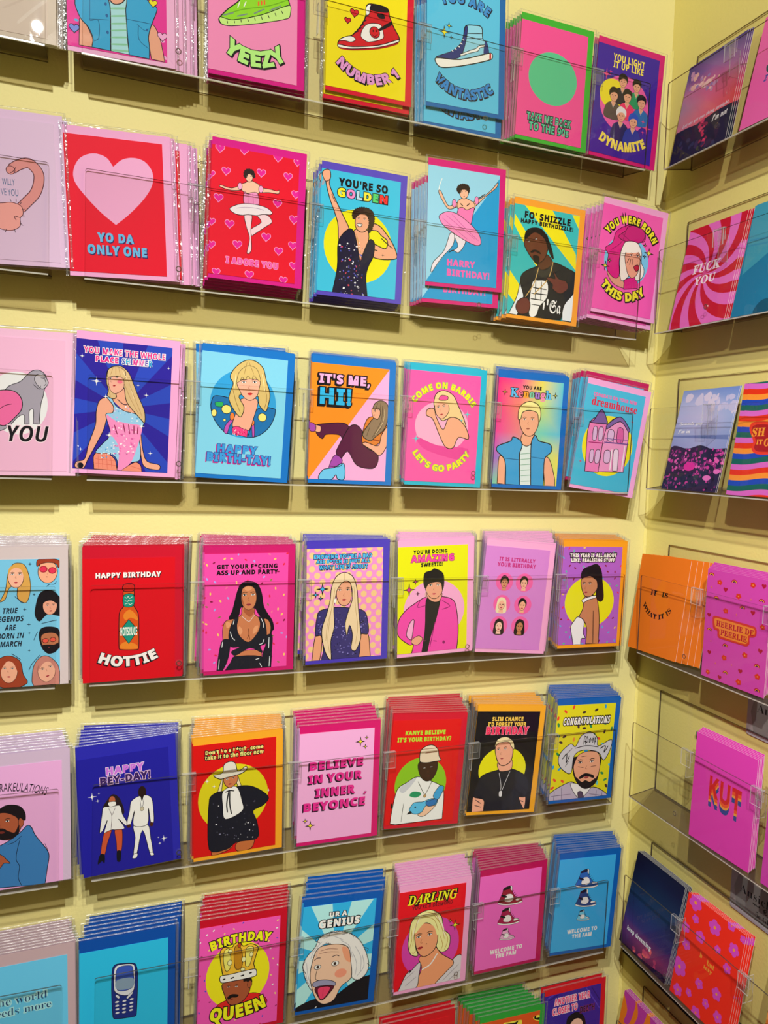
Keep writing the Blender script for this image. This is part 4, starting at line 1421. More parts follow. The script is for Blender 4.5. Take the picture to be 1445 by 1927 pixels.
'notstraight': ('C05A90', '''
G 3 8 34267A/3A2C84/3C2A7C 5A3E98/8A58A8/7A4C9C C078B0/C85C98/A04C98 B890B8/E06898/D04878 D08CA8/E8708C/D83C50 E07898/EC6478/DC3C50 E06080/E05470/C83454 D04878/D04468/B02C50
P 24203F 1 - -3,980! 216,987 413,1012 554,992 625,987 761,972 1041,980! 1106,1529! -11,1493!
B 61 26 65 C83060/8A2850/D84070/3c2a58 438,969 585,1035 705,1439 561,1379
B 62 22 72 34345c/40305c/2c2848/484a3c 51,1086 858,1425 933,1684 141,1370
B 63 30 86 C890C0/E8B0B0/F0C0C8/9C80C0 -27,71 677,433 747,678 55,337
T Let_me_get_one_thing_straight, 547,936 869,67 I E6D4EC - -
T I'm_not 842,1060 272,93 I EFEAF4 - -
'''),
'pinkr': ('EE5FB4', '''
T Z 254,902 58,81 O 3A44A8 - -
P 1c4a5a 1 - 219,730 261,738 309,809 276,841 232,796
'''),
'swirl': ('E16AC0', '''
W C41A34 485,735 11 1.15
T FUCK 495,640 505,138 S F6E6F0 - -
T YOU 509,823 386,122 S F6E6F0 - -
'''),
'teal': ('1E75A0', '''
P 3C94B0 0 - 2,-6 520,-12 553,604 36,920
P 14506e 1 - 420,1345 552,1311 633,1391 609,1497 362,1482
L 2c88b0 24 40,468 393,498
L 2c88b0 24 30,535 413,570
'''),
'gay': ('8E96CC', '''
G 3 8 7C92CC/7890CC/6C88CC A8B0D8/B4B4DC/8CA0D4 B0B0DC/C0B8DC/98A8D8 98A4D4/A8ACD8/8C9CD0 9098D0/A0A4D4/8894CC 98A0D4/9098D0/888CC8 7880B8/8088C0/7078B4 4A4880/50508C/48487C
B 71 26 139 C8C0DC/BCB8DC/D0C4DC 69,56 1022,136 1073,322 138,261
P 6C7AB4 0 - -31,675 1078,677 1063,740 -41,702
P 2B2244 1 - -50,923! 64,828 345,871 582,821 807,874 1051,864! 1049,1504! -13,1500!
B 72 150 45 C83C9C/8C2C78/E060B4/5A2060/A8348C -60,868 1006,876 1092,1169 59,1193
B 73 120 45 3A2C54/241c3c/7C2C74/C03C94/1c1830 -69,1169 1005,1146 1098,1454 59,1509
E D8309C 461,1132 109,63 -
E E070C0 834,1285 74,38 -
E E070C0 986,1189 59,36 -
T Sounds_gay 306,506 455,61 I F3F0F6 - -
T I'm_in 201,615 236,59 I F3F0F6 - -
'''),
'stripes': ('E03418', '''
V 5 D566C6/DF3319/F29133/2247B6/1B6259 9
P E23A26 1 - 134,619 146,537 241,515 453,538 579,633 625,859 535,938 315,938 221,879 224,774
P A81C20 1 - 169,632 182,574 263,553 446,572 544,655 583,848 514,904 322,903 256,856 264,763
T SH 284,653 196,115 S F09A34 - -
T IT 324,781 98,64 S F09A34 - -
T O 437,789 82,102 S F09A34 - -
'''),
'itis': ('ED7B22', '''
T IT 391,566 134,78 S 1a1414 - -
T IS 630,566 128,76 S 1a1414 - -
A WHAT_IT_IS 188,771 584,941 818,776 77 S 1a1414 - -
'''),
'heerlie': ('D549B2', '''
Q 69,64 47,36
X D83A26 219,156 49,39 F0A040
Q 466,99 47,38
X D83A26 766,100 47,40 F0A040
H B01C38 935,85 36 -
H B01C38 327,235 37 -
X D83A26 548,283 49,40 F0A040
Q 180,366 42,33
Q 917,267 43,36
Q 624,413 42,35
X D83A26 354,517 48,38 F0A040
H B01C38 793,450 37 -
H B01C38 72,626 34 -
Q 97,816 42,33
X D83A26 955,598 42,36 F0A040
Q 386,967 43,36
H B01C38 119,1131 34 -
X D83A26 382,1140 47,39 F0A040
X D83A26 716,1017 47,40 F0A040
H B01C38 949,905 36 -
Q 915,1098 42,37
Q 421,1323 43,36
H B01C38 661,1241 35 -
X D83A26 117,1404 41,34 F0A040
H B01C38 328,1419 33 -
X D83A26 931,1238 45,40 F0A040
X D83A26 645,1391 48,41 F0A040
Q 942,1404 42,37
S F08050 84,243 24 -
S F08050 537,528 23 -
S F08050 751,288 22 -
S F08050 135,972 24 -
S F08050 513,1203 23 -
S F08050 242,1252 23 -
P D33A2E 1 - 139,664 159,623 225,615 829,618 869,648 872,718 834,758 773,777 776,855 731,898 660,901 289,901 244,874 234,809 166,794
P EF8A34 1 - 171,672 208,640 814,647 843,668 838,726 753,753 744,842 693,876 315,872 277,851 266,779 199,769
T HEERLIE_DE 520,708 621,76 S B8182E - -
T PEERLIE 514,814 441,76 S B8182E - -
'''),
'kut': ('D43EAC', '''
T KUT 573,790 542,282 B 33468A - -
T KUT 572,758 543,281 B 33468A - -
T KUT 572,725 544,281 B EE9440 - -
T KUT 570,693 545,281 B E0542C - -
T KUT 569,646 546,289 B C8262A - -
'''),
'purple2': ('C23CA6', '''

'''),
'keep': ('171a3a', '''
G 3 8 12112A/13122C/14132E 141634/16183A/15163A 16203E/182848/1a2a4c 1c2f58/1e3058/1e2c54 262c64/28306c/2c2c64 45307c/3c2c70/3a2868 5c2f70/8c3468/7a3064 30183c/5c2448/4c2048
B 81 20 93 C04468/A03860/D85C64 149,1507 744,1096 831,1376 249,1805
P 1E1430 1 - 0,1480! 281,1454 507,1446 716,1424 1051,1370! 1051,1491! 8,1505!
T keep_dreaming 387,1202 551,92 S E4E4F0 - -
'''),
'flower': ('DF2C1C', '''
X C444B2 153,79 125,118 F09030
X C444B2 207,286 67,64 E07050
X C444B2 547,203 113,111 F09030
X C444B2 801,21 73,73 E07050
X C444B2 67,493 82,78 E07050
X C444B2 343,465 89,86 E07050
X C444B2 136,708 80,78 E07050
X C444B2 661,444 58,58 F09030
X C444B2 908,291 93,94 F09030
X C444B2 1013,80 55,56 E07050
X C444B2 1111,285 54,56 E07050
X C444B2 92,1065 139,136 F09030
X C444B2 860,581 71,73 E07050
X C444B2 476,1058 75,76 E07050
X C444B2 141,1377 88,88 E07050
X C444B2 335,1283 59,60 E07050
X C444B2 779,993 86,89 F09030
X C444B2 639,1225 66,68 E07050
X C444B2 1106,856 67,71 E07050
X C444B2 513,1450 89,92 E07050
X C444B2 866,1255 78,82 E07050
X C444B2 605,-106 50,49 E07050
T b 418,684 43,73 S F09038 - -
T but 601,708 135,75 S F09038 - -
T iety 571,796 155,72 S F09038 - -
'''),
'photo': ('E6E6F2', '''
P B4561E 1 - -277,583 -26,524 408,527 348,1015 -250,1033
B 91 120 58 7A3410/D87830/5A2408/E89848 -269,703 -26,524 26,760 -214,943
'''),
'swirl7': ('E97C24', '''
P BC3EA0 1 - -12,18 257,-1 266,225 212,430 105,464 130,249
P BC3EA0 1 - 304,-35 522,-44 511,201 405,505 271,532 368,187
P BC3EA0 1 - 589,-93 838,-50 781,210 629,329 642,93
'''),
'redcard': ('D01424', '''
'''),
}

# ------------------------------------------------------------------ print shop: flat artwork printed on each card
# One list of ops per card, in tenths of a millimetre from the card's top left corner.
CW, CH = 0.105, 0.148
UW, UH = 1050.0, 1480.0
try:
    MATHF = bpy.data.fonts.load(os.path.join(bpy.utils.system_resource('DATAFILES', path='fonts'), 'NotoSansMath-Regular.woff2'))
except Exception:
    MATHF = None
STYLES = {'B': (0x1D5D4, 0x1D5EE, 0x1D7EC, 0.026), 'J': (0x1D63C, 0x1D656, 0x1D7EC, 0.0), 'O': (0x1D63C, 0x1D656, 0x1D7EC, 0.015),
          'b': (0x1D5D4, 0x1D5EE, 0x1D7EC, 0.006), 'S': (0x1D400, 0x1D41A, 0x1D7CE, 0.012), 's': (0x1D400, 0x1D41A, 0x1D7CE, -0.008), 'I': (0x1D468, 0x1D482, 0x1D7CE, 0.008),
          'F': (0x1D56C, 0x1D586, 0x1D7CE, 0.0), 'N': None}
GLYPH = {}


def outline_mesh(body, font, off):
    cu = bpy.data.curves.new('lettering', 'FONT')
    cu.body = body
    cu.offset = off
    cu.resolution_u = 3
    if font:
        cu.font = font
    o = bpy.data.objects.new('lettering', cu)
    me = bpy.data.meshes.new_from_object(o)
    me.calc_loop_triangles()
    vs = [(v.co.x, v.co.y) for v in me.vertices]
    ts = [tuple(t.vertices) for t in me.loop_triangles]
    bpy.data.objects.remove(o)
    bpy.data.curves.remove(cu)
    bpy.data.meshes.remove(me)
    return vs, ts


def char_of(ch, style):
    st = STYLES[style]
    if st is None or MATHF is None:
        return ch, None, 0.0 if st is None else 0.02
    if 'A' <= ch <= 'Z':
        return chr(st[0] + ord(ch) - 65), MATHF, st[3]
    if 'a' <= ch <= 'z':
        return chr(st[1] + ord(ch) - 97), MATHF, st[3]
    if '0' <= ch <= '9':
        return chr(st[2] + ord(ch) - 48), MATHF, st[3]
    if ch in '\u20ac\u00c9':
        return ch, None, 0.01
    return ch, MATHF, 0.028 if style not in 'sN' else 0.0


def glyph(ch, style, extra=0.0):
    k = (ch, style, round(extra, 4))
    if k not in GLYPH:
        c, f, off = char_of(ch, style)
        if ch == ' ':
            GLYPH[k] = ([], [], 0.22)
        else:
            vs, ts = outline_mesh(c, f, off + extra)
            if (ch, style, 'adv') not in GLYPH:
                a = max(p[0] for p in outline_mesh('I' + c + 'I', f, 0)[0])
                b = max(p[0] for p in outline_mesh('II', f, 0)[0])
                GLYPH[(ch, style, 'adv')] = a - b + 2 * max(off, 0)
            GLYPH[k] = (vs, ts, GLYPH[(ch, style, 'adv')])
    return GLYPH[k]


GRAD = bpy.data.materials.new('printed_photo')
GRAD.use_nodes = True
_b = GRAD.node_tree.nodes['Principled BSDF']
_b.inputs['Roughness'].default_value = 0.45
_b.inputs['Specular IOR Level'].default_value = 0.25
_a = GRAD.node_tree.nodes.new('ShaderNodeVertexColor')
_a.layer_name = 'ink'
GRAD.node_tree.links.new(_a.outputs[0], _b.inputs['Base Color'])


def curve_pts(pts, closed, n=4):
    """smooth line through the points; a point marked sharp keeps its corner"""
    m = len(pts)
    tan = []
    for i in range(m):
        if pts[i][2] or (not closed and i in (0, m - 1)):
            tan.append(None)
        else:
            p, q = pts[i - 1], pts[(i + 1) % m]
            tan.append(((q[0] - p[0]) * 0.5, (q[1] - p[1]) * 0.5))
    out = []
    for i in range(m if closed else m - 1):
        a, b = pts[i], pts[(i + 1) % m]
        d = (b[0] - a[0], b[1] - a[1])
        L = math.hypot(*d) or 1.0
        ta, tb = tan[i] or d, tan[(i + 1) % m] or d
        la, lb = math.hypot(*ta) or 1, math.hypot(*tb) or 1
        ka, kb = min(1, 1.2 * L / la), min(1, 1.2 * L / lb)
        steps = n if L > 12 else 2
        for s in range(steps):
            t = s / steps
            h1, h2, h3, h4 = 2 * t ** 3 - 3 * t * t + 1, t ** 3 - 2 * t * t + t, 3 * t * t - 2 * t ** 3, t ** 3 - t * t
            out.append((h1 * a[0] + h2 * ta[0] * ka + h3 * b[0] + h4 * tb[0] * kb, h1 * a[1] + h2 * ta[1] * ka + h3 * b[1] + h4 * tb[1] * kb))
    if not closed:
        out.append(pts[-1][:2])
    return out


class Print:
    def __init__(s, bg, edge, bright):
        s.bright = bright
        s.mb = MB()
        s.z = 0.0
        s.cols = {}
        h = CW / 2
        s.mb.box((-h, 0, -0.0004), (h, CH, 0), ink(bg, 0.5, bright), ink(edge, 0.5, bright), 2)

    def lift(s):
        s.z += 0.0000028

    def poly(s, pts, col):
        """one convex polygon, trimmed to the card"""
        def cut(ps, ax, lim, sign):
            out = []
            for i in range(len(ps)):
                p, q = ps[i - 1], ps[i]
                a, b = sign * (p[ax] - lim), sign * (q[ax] - lim)
                if (a < 0) != (b < 0):
                    t = a / (a - b)
                    out.append((p[0] + t * (q[0] - p[0]), p[1] + t * (q[1] - p[1])))
                if b >= 0:
                    out.append(q)
            return out
        if not all(0 <= x <= UW and 0 <= y <= UH for x, y in pts):
            for ax, lim, sg in ((0, 0, 1), (0, UW, -1), (1, 0, 1), (1, UH, -1)):
                pts = cut(pts, ax, lim, sg)
                if len(pts) < 3:
                    return
        q = [(x / 1e4 - CW / 2, CH - y / 1e4, s.z) for x, y in pts]
        a = sum(q[i - 1][0] * q[i][1] - q[i][0] * q[i - 1][1] for i in range(len(q)))
        if abs(a) < 1e-11:
            return
        s.mb.face(q if a > 0 else q[::-1], ink(col, 0.5, s.bright))

    def fill(s, pts, col):
        s.lift()
        for t in tri(pts):
            s.poly([pts[k] for k in t], col)

    def stroke(s, pts, w, col, closed=False):
        s.lift()
        n = len(pts)
        L, R = [], []
        for i in range(n):
            a = pts[i - 1] if (closed or i) else pts[i]
            b = pts[(i + 1) % n] if (closed or i < n - 1) else pts[i]
            dx, dy = b[0] - a[0], b[1] - a[1]
            l = math.hypot(dx, dy) or 1
            k = 0.5 if (closed or 0 < i < n - 1) else 0.35
            L.append((pts[i][0] - dy / l * w * k, pts[i][1] + dx / l * w * k))
            R.append((pts[i][0] + dy / l * w * k, pts[i][1] - dx / l * w * k))
        for i in range(n if closed else n - 1):
            j = (i + 1) % n
            s.poly([L[i], R[i], R[j]], col)
            s.poly([L[i], R[j], L[j]], col)

    def ell(s, cx, cy, rx, ry, col, line=None):
        n = 36 if max(rx, ry) > 60 else 16
        p = [(cx + rx * math.cos(k * 2 * math.pi / n), cy + ry * math.sin(k * 2 * math.pi / n)) for k in range(n)]
        if col != '-':
            s.lift()
            s.poly(p, col)
        if line:
            s.stroke(p, line[1], line[0], True)

    def letters(s, run, col, extra, style, dx=0, dy=0):
        """run: list of (char, affine a b c d tx ty)"""
        cols = col.split('/')
        k = 0
        for ch, (a, b, c, d, tx, ty) in run:
            s.lift()
            sc_ = math.sqrt(abs(a * d - b * c)) or 1
            vs, ts, _ = glyph(ch, style, extra / sc_ if extra else 0.0)
            P = [(a * x + b * y + tx + dx, c * x + d * y + ty + dy) for x, y in vs]
            cc = cols[k % len(cols)]
            for t in ts:
                s.poly([P[i] for i in t], cc)
            if ch != ' ':
                k += 1

    def text(s, run, style, col, line, shadow):
        if shadow:
            sx, sy, scol = shadow
            for f in (0.5, 1.0):
                s.letters(run, scol, line[1] if line else 1.5, style, sx * f, sy * f)
        if line:
            s.letters(run, line[0], line[1], style)
        s.letters(run, col, 0.0, style)


def layout(txt, style):
    x, out, lo, hi, x1, x0 = 0.0, [], 9, -9, 0, 9
    for ch in txt:
        vs, ts, adv = glyph(ch, style)
        out.append((ch, x, adv))
        if vs:
            lo, hi = min(lo, min(p[1] for p in vs)), max(hi, max(p[1] for p in vs))
            x0, x1 = min(x0, x + min(p[0] for p in vs)), max(x1, x + max(p[0] for p in vs))
        x += adv
    return out, x0, x1, lo, hi


def curls(q, step=30.0):
    """a smooth closed line turned into a row of small locks"""
    ar = sum(q[i - 1][0] * q[i][1] - q[i][0] * q[i - 1][1] for i in range(len(q)))
    pts, acc = [], 0.0
    for i in range(len(q)):
        a, b = q[i], q[(i + 1) % len(q)]
        L = math.hypot(b[0] - a[0], b[1] - a[1])
        while acc < L:
            t = acc / L
            pts.append((a[0] + (b[0] - a[0]) * t, a[1] + (b[1] - a[1]) * t))
            acc += step
        acc -= L
    out = []
    for i in range(len(pts)):
        a, b = pts[i], pts[(i + 1) % len(pts)]
        dx, dy = b[0] - a[0], b[1] - a[1]
        sg = 1 if ar > 0 else -1
        for f, h in ((0.0, 0.0), (0.3, 0.3), (0.7, 0.3)):
            out.append((a[0] + dx * f + dy * h * sg, a[1] + dy * f - dx * h * sg))
    return out


def star_pts(cx, cy, r):
    p = []
    for k in range(4):
        a = math.pi / 2 * k - math.pi / 2
        p.append((cx + r * math.cos(a), cy + r * math.sin(a), True))
        a += math.pi / 4
        p.append((cx + r * 0.25 * math.cos(a), cy + r * 0.25 * math.sin(a), False))
    return curve_pts(p, True, 3)


def heart_pts(cx, cy, r):
    p = []
    for k in range(24):
        t = 2 * math.pi * k / 24
        p.append((cx + r * math.sin(t) ** 3, cy - r / 16 * (13 * math.cos(t) - 5 * math.cos(2 * t) - 2 * math.cos(3 * t) - math.cos(4 * t))))
    return p


def xy(t):
    sharp = t.endswith('!')
    a = t.rstrip('!').split(',')
    return float(a[0]), float(a[1]), sharp


def colr(c):
    return '141018' if c == 'k' else c


def line_of(t):
    if t == '-':
        return None
    c, wd = t.split(':')
    return colr(c), float(wd)


def shadow_of(t):
    if t == '-':
        return None
    q = t.split(',')
    return float(q[0]), float(q[1]), q[2]


# ink colours lifted on the lower rows to offset the weaker light
LOW_ROW_LIFT = {'phone': 1.22, 'queen': 1.22, 'genius': 1.22, 'darling': 1.22, 'fampink': 1.22, 'famblue': 1.22, 'world': 1.22, 'keep': 1.22,
          'flower': 1.22, 'kut': 1.22, 'purple2': 1.22, 'beyday': 1.08, 'cometake': 1.08, 'believe': 1.08, 'kanye': 1.08, 'slim': 1.08,
          'congrats': 1.08, 'drake': 1.08}


def print_card(name, edge=None):
    bg, ops = ART[name]
    P = Print(bg, edge or bg, LOW_ROW_LIFT.get(name, 1.0))
    for ln in ops.strip().split('\n'):
        t = ln.split()
        if not t:
            continue
        o, a = t[0], t[1:]
        if o == 'P':
            pts = [xy(x) for x in a[3:]]
            q = [p[:2] for p in pts] if a[1] == '0' else curve_pts(pts, True)
            if a[1] == '2':
                q = curls(q)
            if a[0] != '-':
                P.fill(q, colr(a[0]))
            l = line_of(a[2])
            if l:
                P.stroke(q, l[1], l[0], True)
        elif o == 'L':
            P.stroke(curve_pts([xy(x) for x in a[2:]], False), float(a[1]), colr(a[0]))
        elif o == 'E':
            c, r = xy(a[1]), xy(a[2])
            P.ell(c[0], c[1], r[0], r[1], colr(a[0]), line_of(a[3]))
        elif o == 'T':
            txt = a[0].replace('_', ' ')
            c, wh = xy(a[1]), xy(a[2])
            lay, x0, x1, lo, hi = layout(txt, a[3])
            kx, ky = wh[0] / (x1 - x0), wh[1] / (hi - lo)
            if a[3] == 'B' and kx < 0.82 * ky:          # condensed setting uses the lighter cut
                a[3] = 'b'
                lay, x0, x1, lo, hi = layout(txt, 'b')
                kx, ky = wh[0] / (x1 - x0), wh[1] / (hi - lo)
            run = [(ch, (kx, 0, 0, -ky, c[0] - wh[0] / 2 + (x - x0) * kx, c[1] + wh[1] / 2 + lo * ky)) for ch, x, _ in lay]
            P.text(run, a[3], colr(a[4]), line_of(a[5]), shadow_of(a[6]))
        elif o == 'A':
            txt = a[0].replace('_', ' ')
            p0, p1, p2 = xy(a[1]), xy(a[2]), xy(a[3])
            lay, x0, x1, lo, hi = layout(txt, a[5])
            ky = float(a[4]) / max(hi - max(lo, -0.02), 0.1)
            # circle through the three baseline points
            ax, ay, bx, by, cx, cy = p0[0], p0[1], p1[0], p1[1], p2[0], p2[1]
            d = 2 * (ax * (by - cy) + bx * (cy - ay) + cx * (ay - by))
            ux = ((ax * ax + ay * ay) * (by - cy) + (bx * bx + by * by) * (cy - ay) + (cx * cx + cy * cy) * (ay - by)) / d
            uy = ((ax * ax + ay * ay) * (cx - bx) + (bx * bx + by * by) * (ax - cx) + (cx * cx + cy * cy) * (bx - ax)) / d
            R = math.hypot(ax - ux, ay - uy)
            a0, a2 = math.atan2(ay - uy, ax - ux), math.atan2(cy - uy, cx - ux)
            if uy < by:                      # valley: angles run down through pi/2
                if a0 < a2:
                    a0 += 2 * math.pi
            else:
                a0, a2 = (a0 if a0 < 0 else a0 - 2 * math.pi), (a2 if a2 < 0 else a2 - 2 * math.pi)
            kx = abs(a2 - a0) * R / (x1 - x0)
            run = []
            for ch, x, adv in lay:
                f = (x + adv / 2 - x0) / (x1 - x0)
                an = a0 + (a2 - a0) * f
                px, py = ux + R * math.cos(an), uy + R * math.sin(an)
                if uy < by:
                    tx, ty = math.sin(an), -math.cos(an)
                else:
                    tx, ty = -math.sin(an), math.cos(an)
                nx, ny = ty, -tx             # letter's up
                run.append((ch, (kx * tx, ky * nx, kx * ty, ky * ny, px - kx * tx * adv / 2, py - kx * ty * adv / 2)))
            P.text(run, a[5], colr(a[6]), line_of(a[7]), shadow_of(a[8]))
        elif o in 'SH':
            c = xy(a[1])
            q = (star_pts if o == 'S' else heart_pts)(c[0], c[1], float(a[2]))
            P.fill(q, colr(a[0]))
            l = line_of(a[3])
            if l:
                P.stroke(q, l[1], l[0], True)
        elif o == 'X':
            c, r = xy(a[1]), xy(a[2])
            rnd = random.Random(int(c[0] * 7 + c[1]))
            a0 = rnd.random() * 2
            for k in range(5):
                an = a0 + k * 2 * math.pi / 5
                P.ell(c[0] + r[0] * 0.55 * math.cos(an), c[1] + r[1] * 0.55 * math.sin(an), r[0] * 0.42, r[1] * 0.42, a[0])
            P.ell(c[0], c[1], r[0] * 0.2, r[1] * 0.2, a[3])
        elif o == 'Q':
            c, r = xy(a[0]), xy(a[1])
            for rad, cc in ((1.0, 'B01830'), (0.7, 'F0A040'), (0.42, '2A2430')):
                q = [(c[0] + r[0] * rad * math.cos(math.pi * (1 + k / 8)), c[1] + r[1] * (0.6 + rad * math.sin(math.pi * (1 + k / 8)))) for k in range(9)]
                P.stroke(q, r[0] * 0.27, cc)
        elif o == 'M':
            c, r = xy(a[0]), float(a[1])
            X = lambda u, v: (c[0] + u * r, c[1] + v * r, False)
            P.stroke(curve_pts([X(*p) for p in ((-1.5, 3.6), (-1.35, 1.75), (-0.4, 1.1), (0.4, 1.1), (1.35, 1.75), (1.5, 3.6))], True), 5, '141018', True)
            P.fill(curve_pts([X(*p) for p in ((-1.5, 3.6), (-1.35, 1.75), (-0.4, 1.1), (0.4, 1.1), (1.35, 1.75), (1.5, 3.6))], True), a[4])
            P.fill([X(*p)[:2] for p in ((-0.35, 0.7), (0.35, 0.7), (0.4, 1.25), (0, 1.9), (-0.4, 1.25))], a[2])
            P.stroke([X(*p)[:2] for p in ((-0.45, 1.15), (0, 2.0), (0.45, 1.15))], 4, 'E8E8EC')
            P.ell(c[0], c[1], r * 0.76, r, a[2], ('141018', 4))
            P.fill(curve_pts([X(*p) for p in ((-0.86, 0.2), (-0.95, -0.5), (-0.5, -1.15), (0.2, -1.2), (0.85, -0.75), (0.88, 0.2), (0.6, -0.25), (0.1, -0.42), (-0.5, -0.2))], True), a[3])
            for e in (-0.3, 0.3):
                P.ell(c[0] + e * r, c[1] + 0.06 * r, r * 0.12, r * 0.07, '1c1418')
            P.stroke([X(*p)[:2] for p in ((-0.02, 0.15), (-0.08, 0.38), (0.08, 0.38))], 3, '8a4a3a')
            P.stroke([X(*p)[:2] for p in ((-0.25, 0.58), (0, 0.66), (0.25, 0.56))], 5, 'B04848')
        elif o == 'N':
            c, r = xy(a[0]), float(a[1])
            X = lambda u, v: (c[0] + u * r, c[1] + v * r, False)
            if a[4] == '1':
                P.fill(curve_pts([X(*p) for p in ((-0.95, 1.5), (-1.0, 0), (-0.75, -1.0), (0, -1.25), (0.75, -1.0), (1.0, 0), (1.0, 1.5))], True), a[3])
            P.fill([X(*p)[:2] for p in ((-0.35, 0.6), (0.35, 0.6), (0.5, 1.5), (-0.5, 1.5))], a[2])
            P.ell(c[0], c[1], r * 0.7, r, a[2], ('141018', 4))
            P.fill(curve_pts([X(*p) for p in ((-0.8, 0.3), (-0.9, -0.5), (-0.45, -1.25), (0.3, -1.25), (0.88, -0.6), (0.8, 0.3), (0.62, -0.3), (0.1, -0.75), (-0.5, -0.4))], True), a[3])
            for e in (-0.3, 0.3):
                P.ell(c[0] + e * r, c[1] + 0.0 * r, r * 0.14, r * 0.08, '1c1418')
                P.stroke([X(e - 0.17, -0.18)[:2], X(e + 0.17, -0.18)[:2]], 3, '1c1418')
            P.stroke([X(*p)[:2] for p in ((0.04, 0.05), (-0.06, 0.32), (0.08, 0.34))], 3, '8a4a3a')
            P.ell(c[0], c[1] + 0.6 * r, r * 0.24, r * 0.11, 'B03850')
        elif o == 'F':
            e1, e2, n, m = (xy(x) for x in a[:4])
            wd, lip = float(a[4]), a[5]
            l = math.hypot(e2[0] - e1[0], e2[1] - e1[1]) or 1
            u = ((e2[0] - e1[0]) / l, (e2[1] - e1[1]) / l)
            v = (-u[1], u[0])
            G = lambda c, p, q: (c[0] + u[0] * p * wd + v[0] * q * wd, c[1] + u[1] * p * wd + v[1] * q * wd)
            lw = max(3.0, wd * 0.16)
            for e in (e1, e2):
                P.fill([G(e, -0.55, 0.02), G(e, -0.2, -0.26), G(e, 0.25, -0.26), G(e, 0.58, 0.0), G(e, 0.2, 0.22), G(e, -0.25, 0.22)], 'F4F0F0')
                P.ell(e[0], e[1], wd * 0.22, wd * 0.25, '2a1c1c')
                P.stroke([G(e, -0.62, 0.04), G(e, -0.2, -0.28), G(e, 0.25, -0.28), G(e, 0.66, -0.02)], lw, '141018')
                P.stroke([G(e, -0.7, -0.52), G(e, 0.0, -0.78), G(e, 0.75, -0.6)], lw * 1.3, '3a2820')
            P.stroke([G(n, 0.05, -0.8), G(n, -0.25, -0.1), G(n, -0.1, 0.08), G(n, 0.25, 0.05)], lw * 0.7, '8a4434')
            P.fill(curve_pts([(*G(m, *p), p[0] in (-0.72, 0.72)) for p in ((-0.72, -0.02), (-0.2, -0.28), (0.0, -0.2), (0.2, -0.28), (0.72, -0.04), (0.3, 0.3), (-0.3, 0.32))], True), lip)
            P.stroke([G(m, -0.7, -0.02), G(m, 0, 0.04), G(m, 0.7, -0.04)], lw * 0.7, '5a1c20')
        elif o == 'K':
            c, wd = xy(a[0]), float(a[1])

            def shoe(flat):
                return curve_pts([(c[0] + u * wd / 1000, c[1] + v * wd / 1000, False) for u, v in zip(flat[::2], flat[1::2])], True)
            body = (490, 290, 480, 215, 410, 160, 260, 118, 130, -20, 48, -175, 32, -348, -48, -385, -300, -318, -345, -172, -415, 5, -495, 156, -485, 222, -170, 300, 260, 318)
            P.fill(shoe(body), a[2])
            for q in ((480, 215, 410, 160, 284, 135, 210, 192, 284, 236, 385, 210), (70, -15, -38, -70, -194, -45, -240, 80, -232, 182, -18, 236, 58, 210, 128, 130), (32, -196, 42, -322, -5, -378, -38, -368, -12, -220)):
                P.fill(shoe(q), 'F4F2F4')
                P.stroke(shoe(q), 3, '141018', True)
            P.fill(shoe((-18, -297, -118, -260, -315, -242, -300, -318, -68, -378)), a[3])
            P.fill(shoe((-370, -96, -390, -45, -194, 55, -156, -7)), a[3])
            P.stroke(shoe(body), 6, '141018', True)
            sole = (496, 272, 260, 312, -168, 288, -491, 196, -491, 250, -168, 340, 284, 370, 490, 330)
            P.fill(shoe(sole), 'F4F2F4')
            P.stroke(shoe(sole), 4, '141018', True)
            for k in range(4):
                P.stroke([(c[0] + u * wd / 1000, c[1] + v * wd / 1000) for u, v in ((40 + k * 55, -140 + k * 75), (110 + k * 55, -175 + k * 75))], wd * 0.028, '141018')
        elif o == 'B':
            rnd = random.Random(int(a[0]))
            cols = a[3].split('/')
            q = [xy(x) for x in a[4:8]]
            P.lift()
            for k in range(int(a[1])):
                u, v = rnd.random(), rnd.random()
                c = [(1 - u) * (1 - v) * q[0][i] + u * (1 - v) * q[1][i] + u * v * q[2][i] + (1 - u) * v * q[3][i] for i in (0, 1)]
                r = float(a[2]) * (0.35 + 0.65 * rnd.random()) * 0.6
                an = rnd.random() * 3
                s1 = 0.5 + rnd.random()
                pp = []
                for j in range(7):
                    b = an + j * 2 * math.pi / 7
                    rr = r * (0.75 + 0.5 * rnd.random())
                    pp.append((c[0] + rr * s1 * math.cos(b), c[1] + rr * math.sin(b)))
                P.z += 0.000001
                P.poly(pp, cols[k % len(cols)])
        elif o == 'C':
            rnd = random.Random(int(a[0]))
            cols = a[3].split('/')
            r = float(a[2])
            spots, tries = [], 0
            while len(spots) < int(a[1]) and tries < 4000:
                tries += 1
                c = (rnd.random() * UW, rnd.random() * UH)
                if all(math.hypot(c[0] - d[0], c[1] - d[1]) > UW / math.sqrt(int(a[1])) * 0.75 for d in spots):
                    spots.append(c)
            P.lift()
            for k, c in enumerate(spots):
                an = rnd.random() * math.pi
                l, wd = r * 0.55, r * 0.3
                pp = []
                for j in range(10):
                    b = j * math.pi / 5
                    x, y = l * math.cos(b), wd * math.sin(b)
                    pp.append((c[0] + x * math.cos(an) - y * math.sin(an), c[1] + x * math.sin(an) + y * math.cos(an)))
                P.poly(pp, rnd.choice(cols))
        elif o == 'D':
            r, st = float(a[1]), float(a[2])
            P.lift()
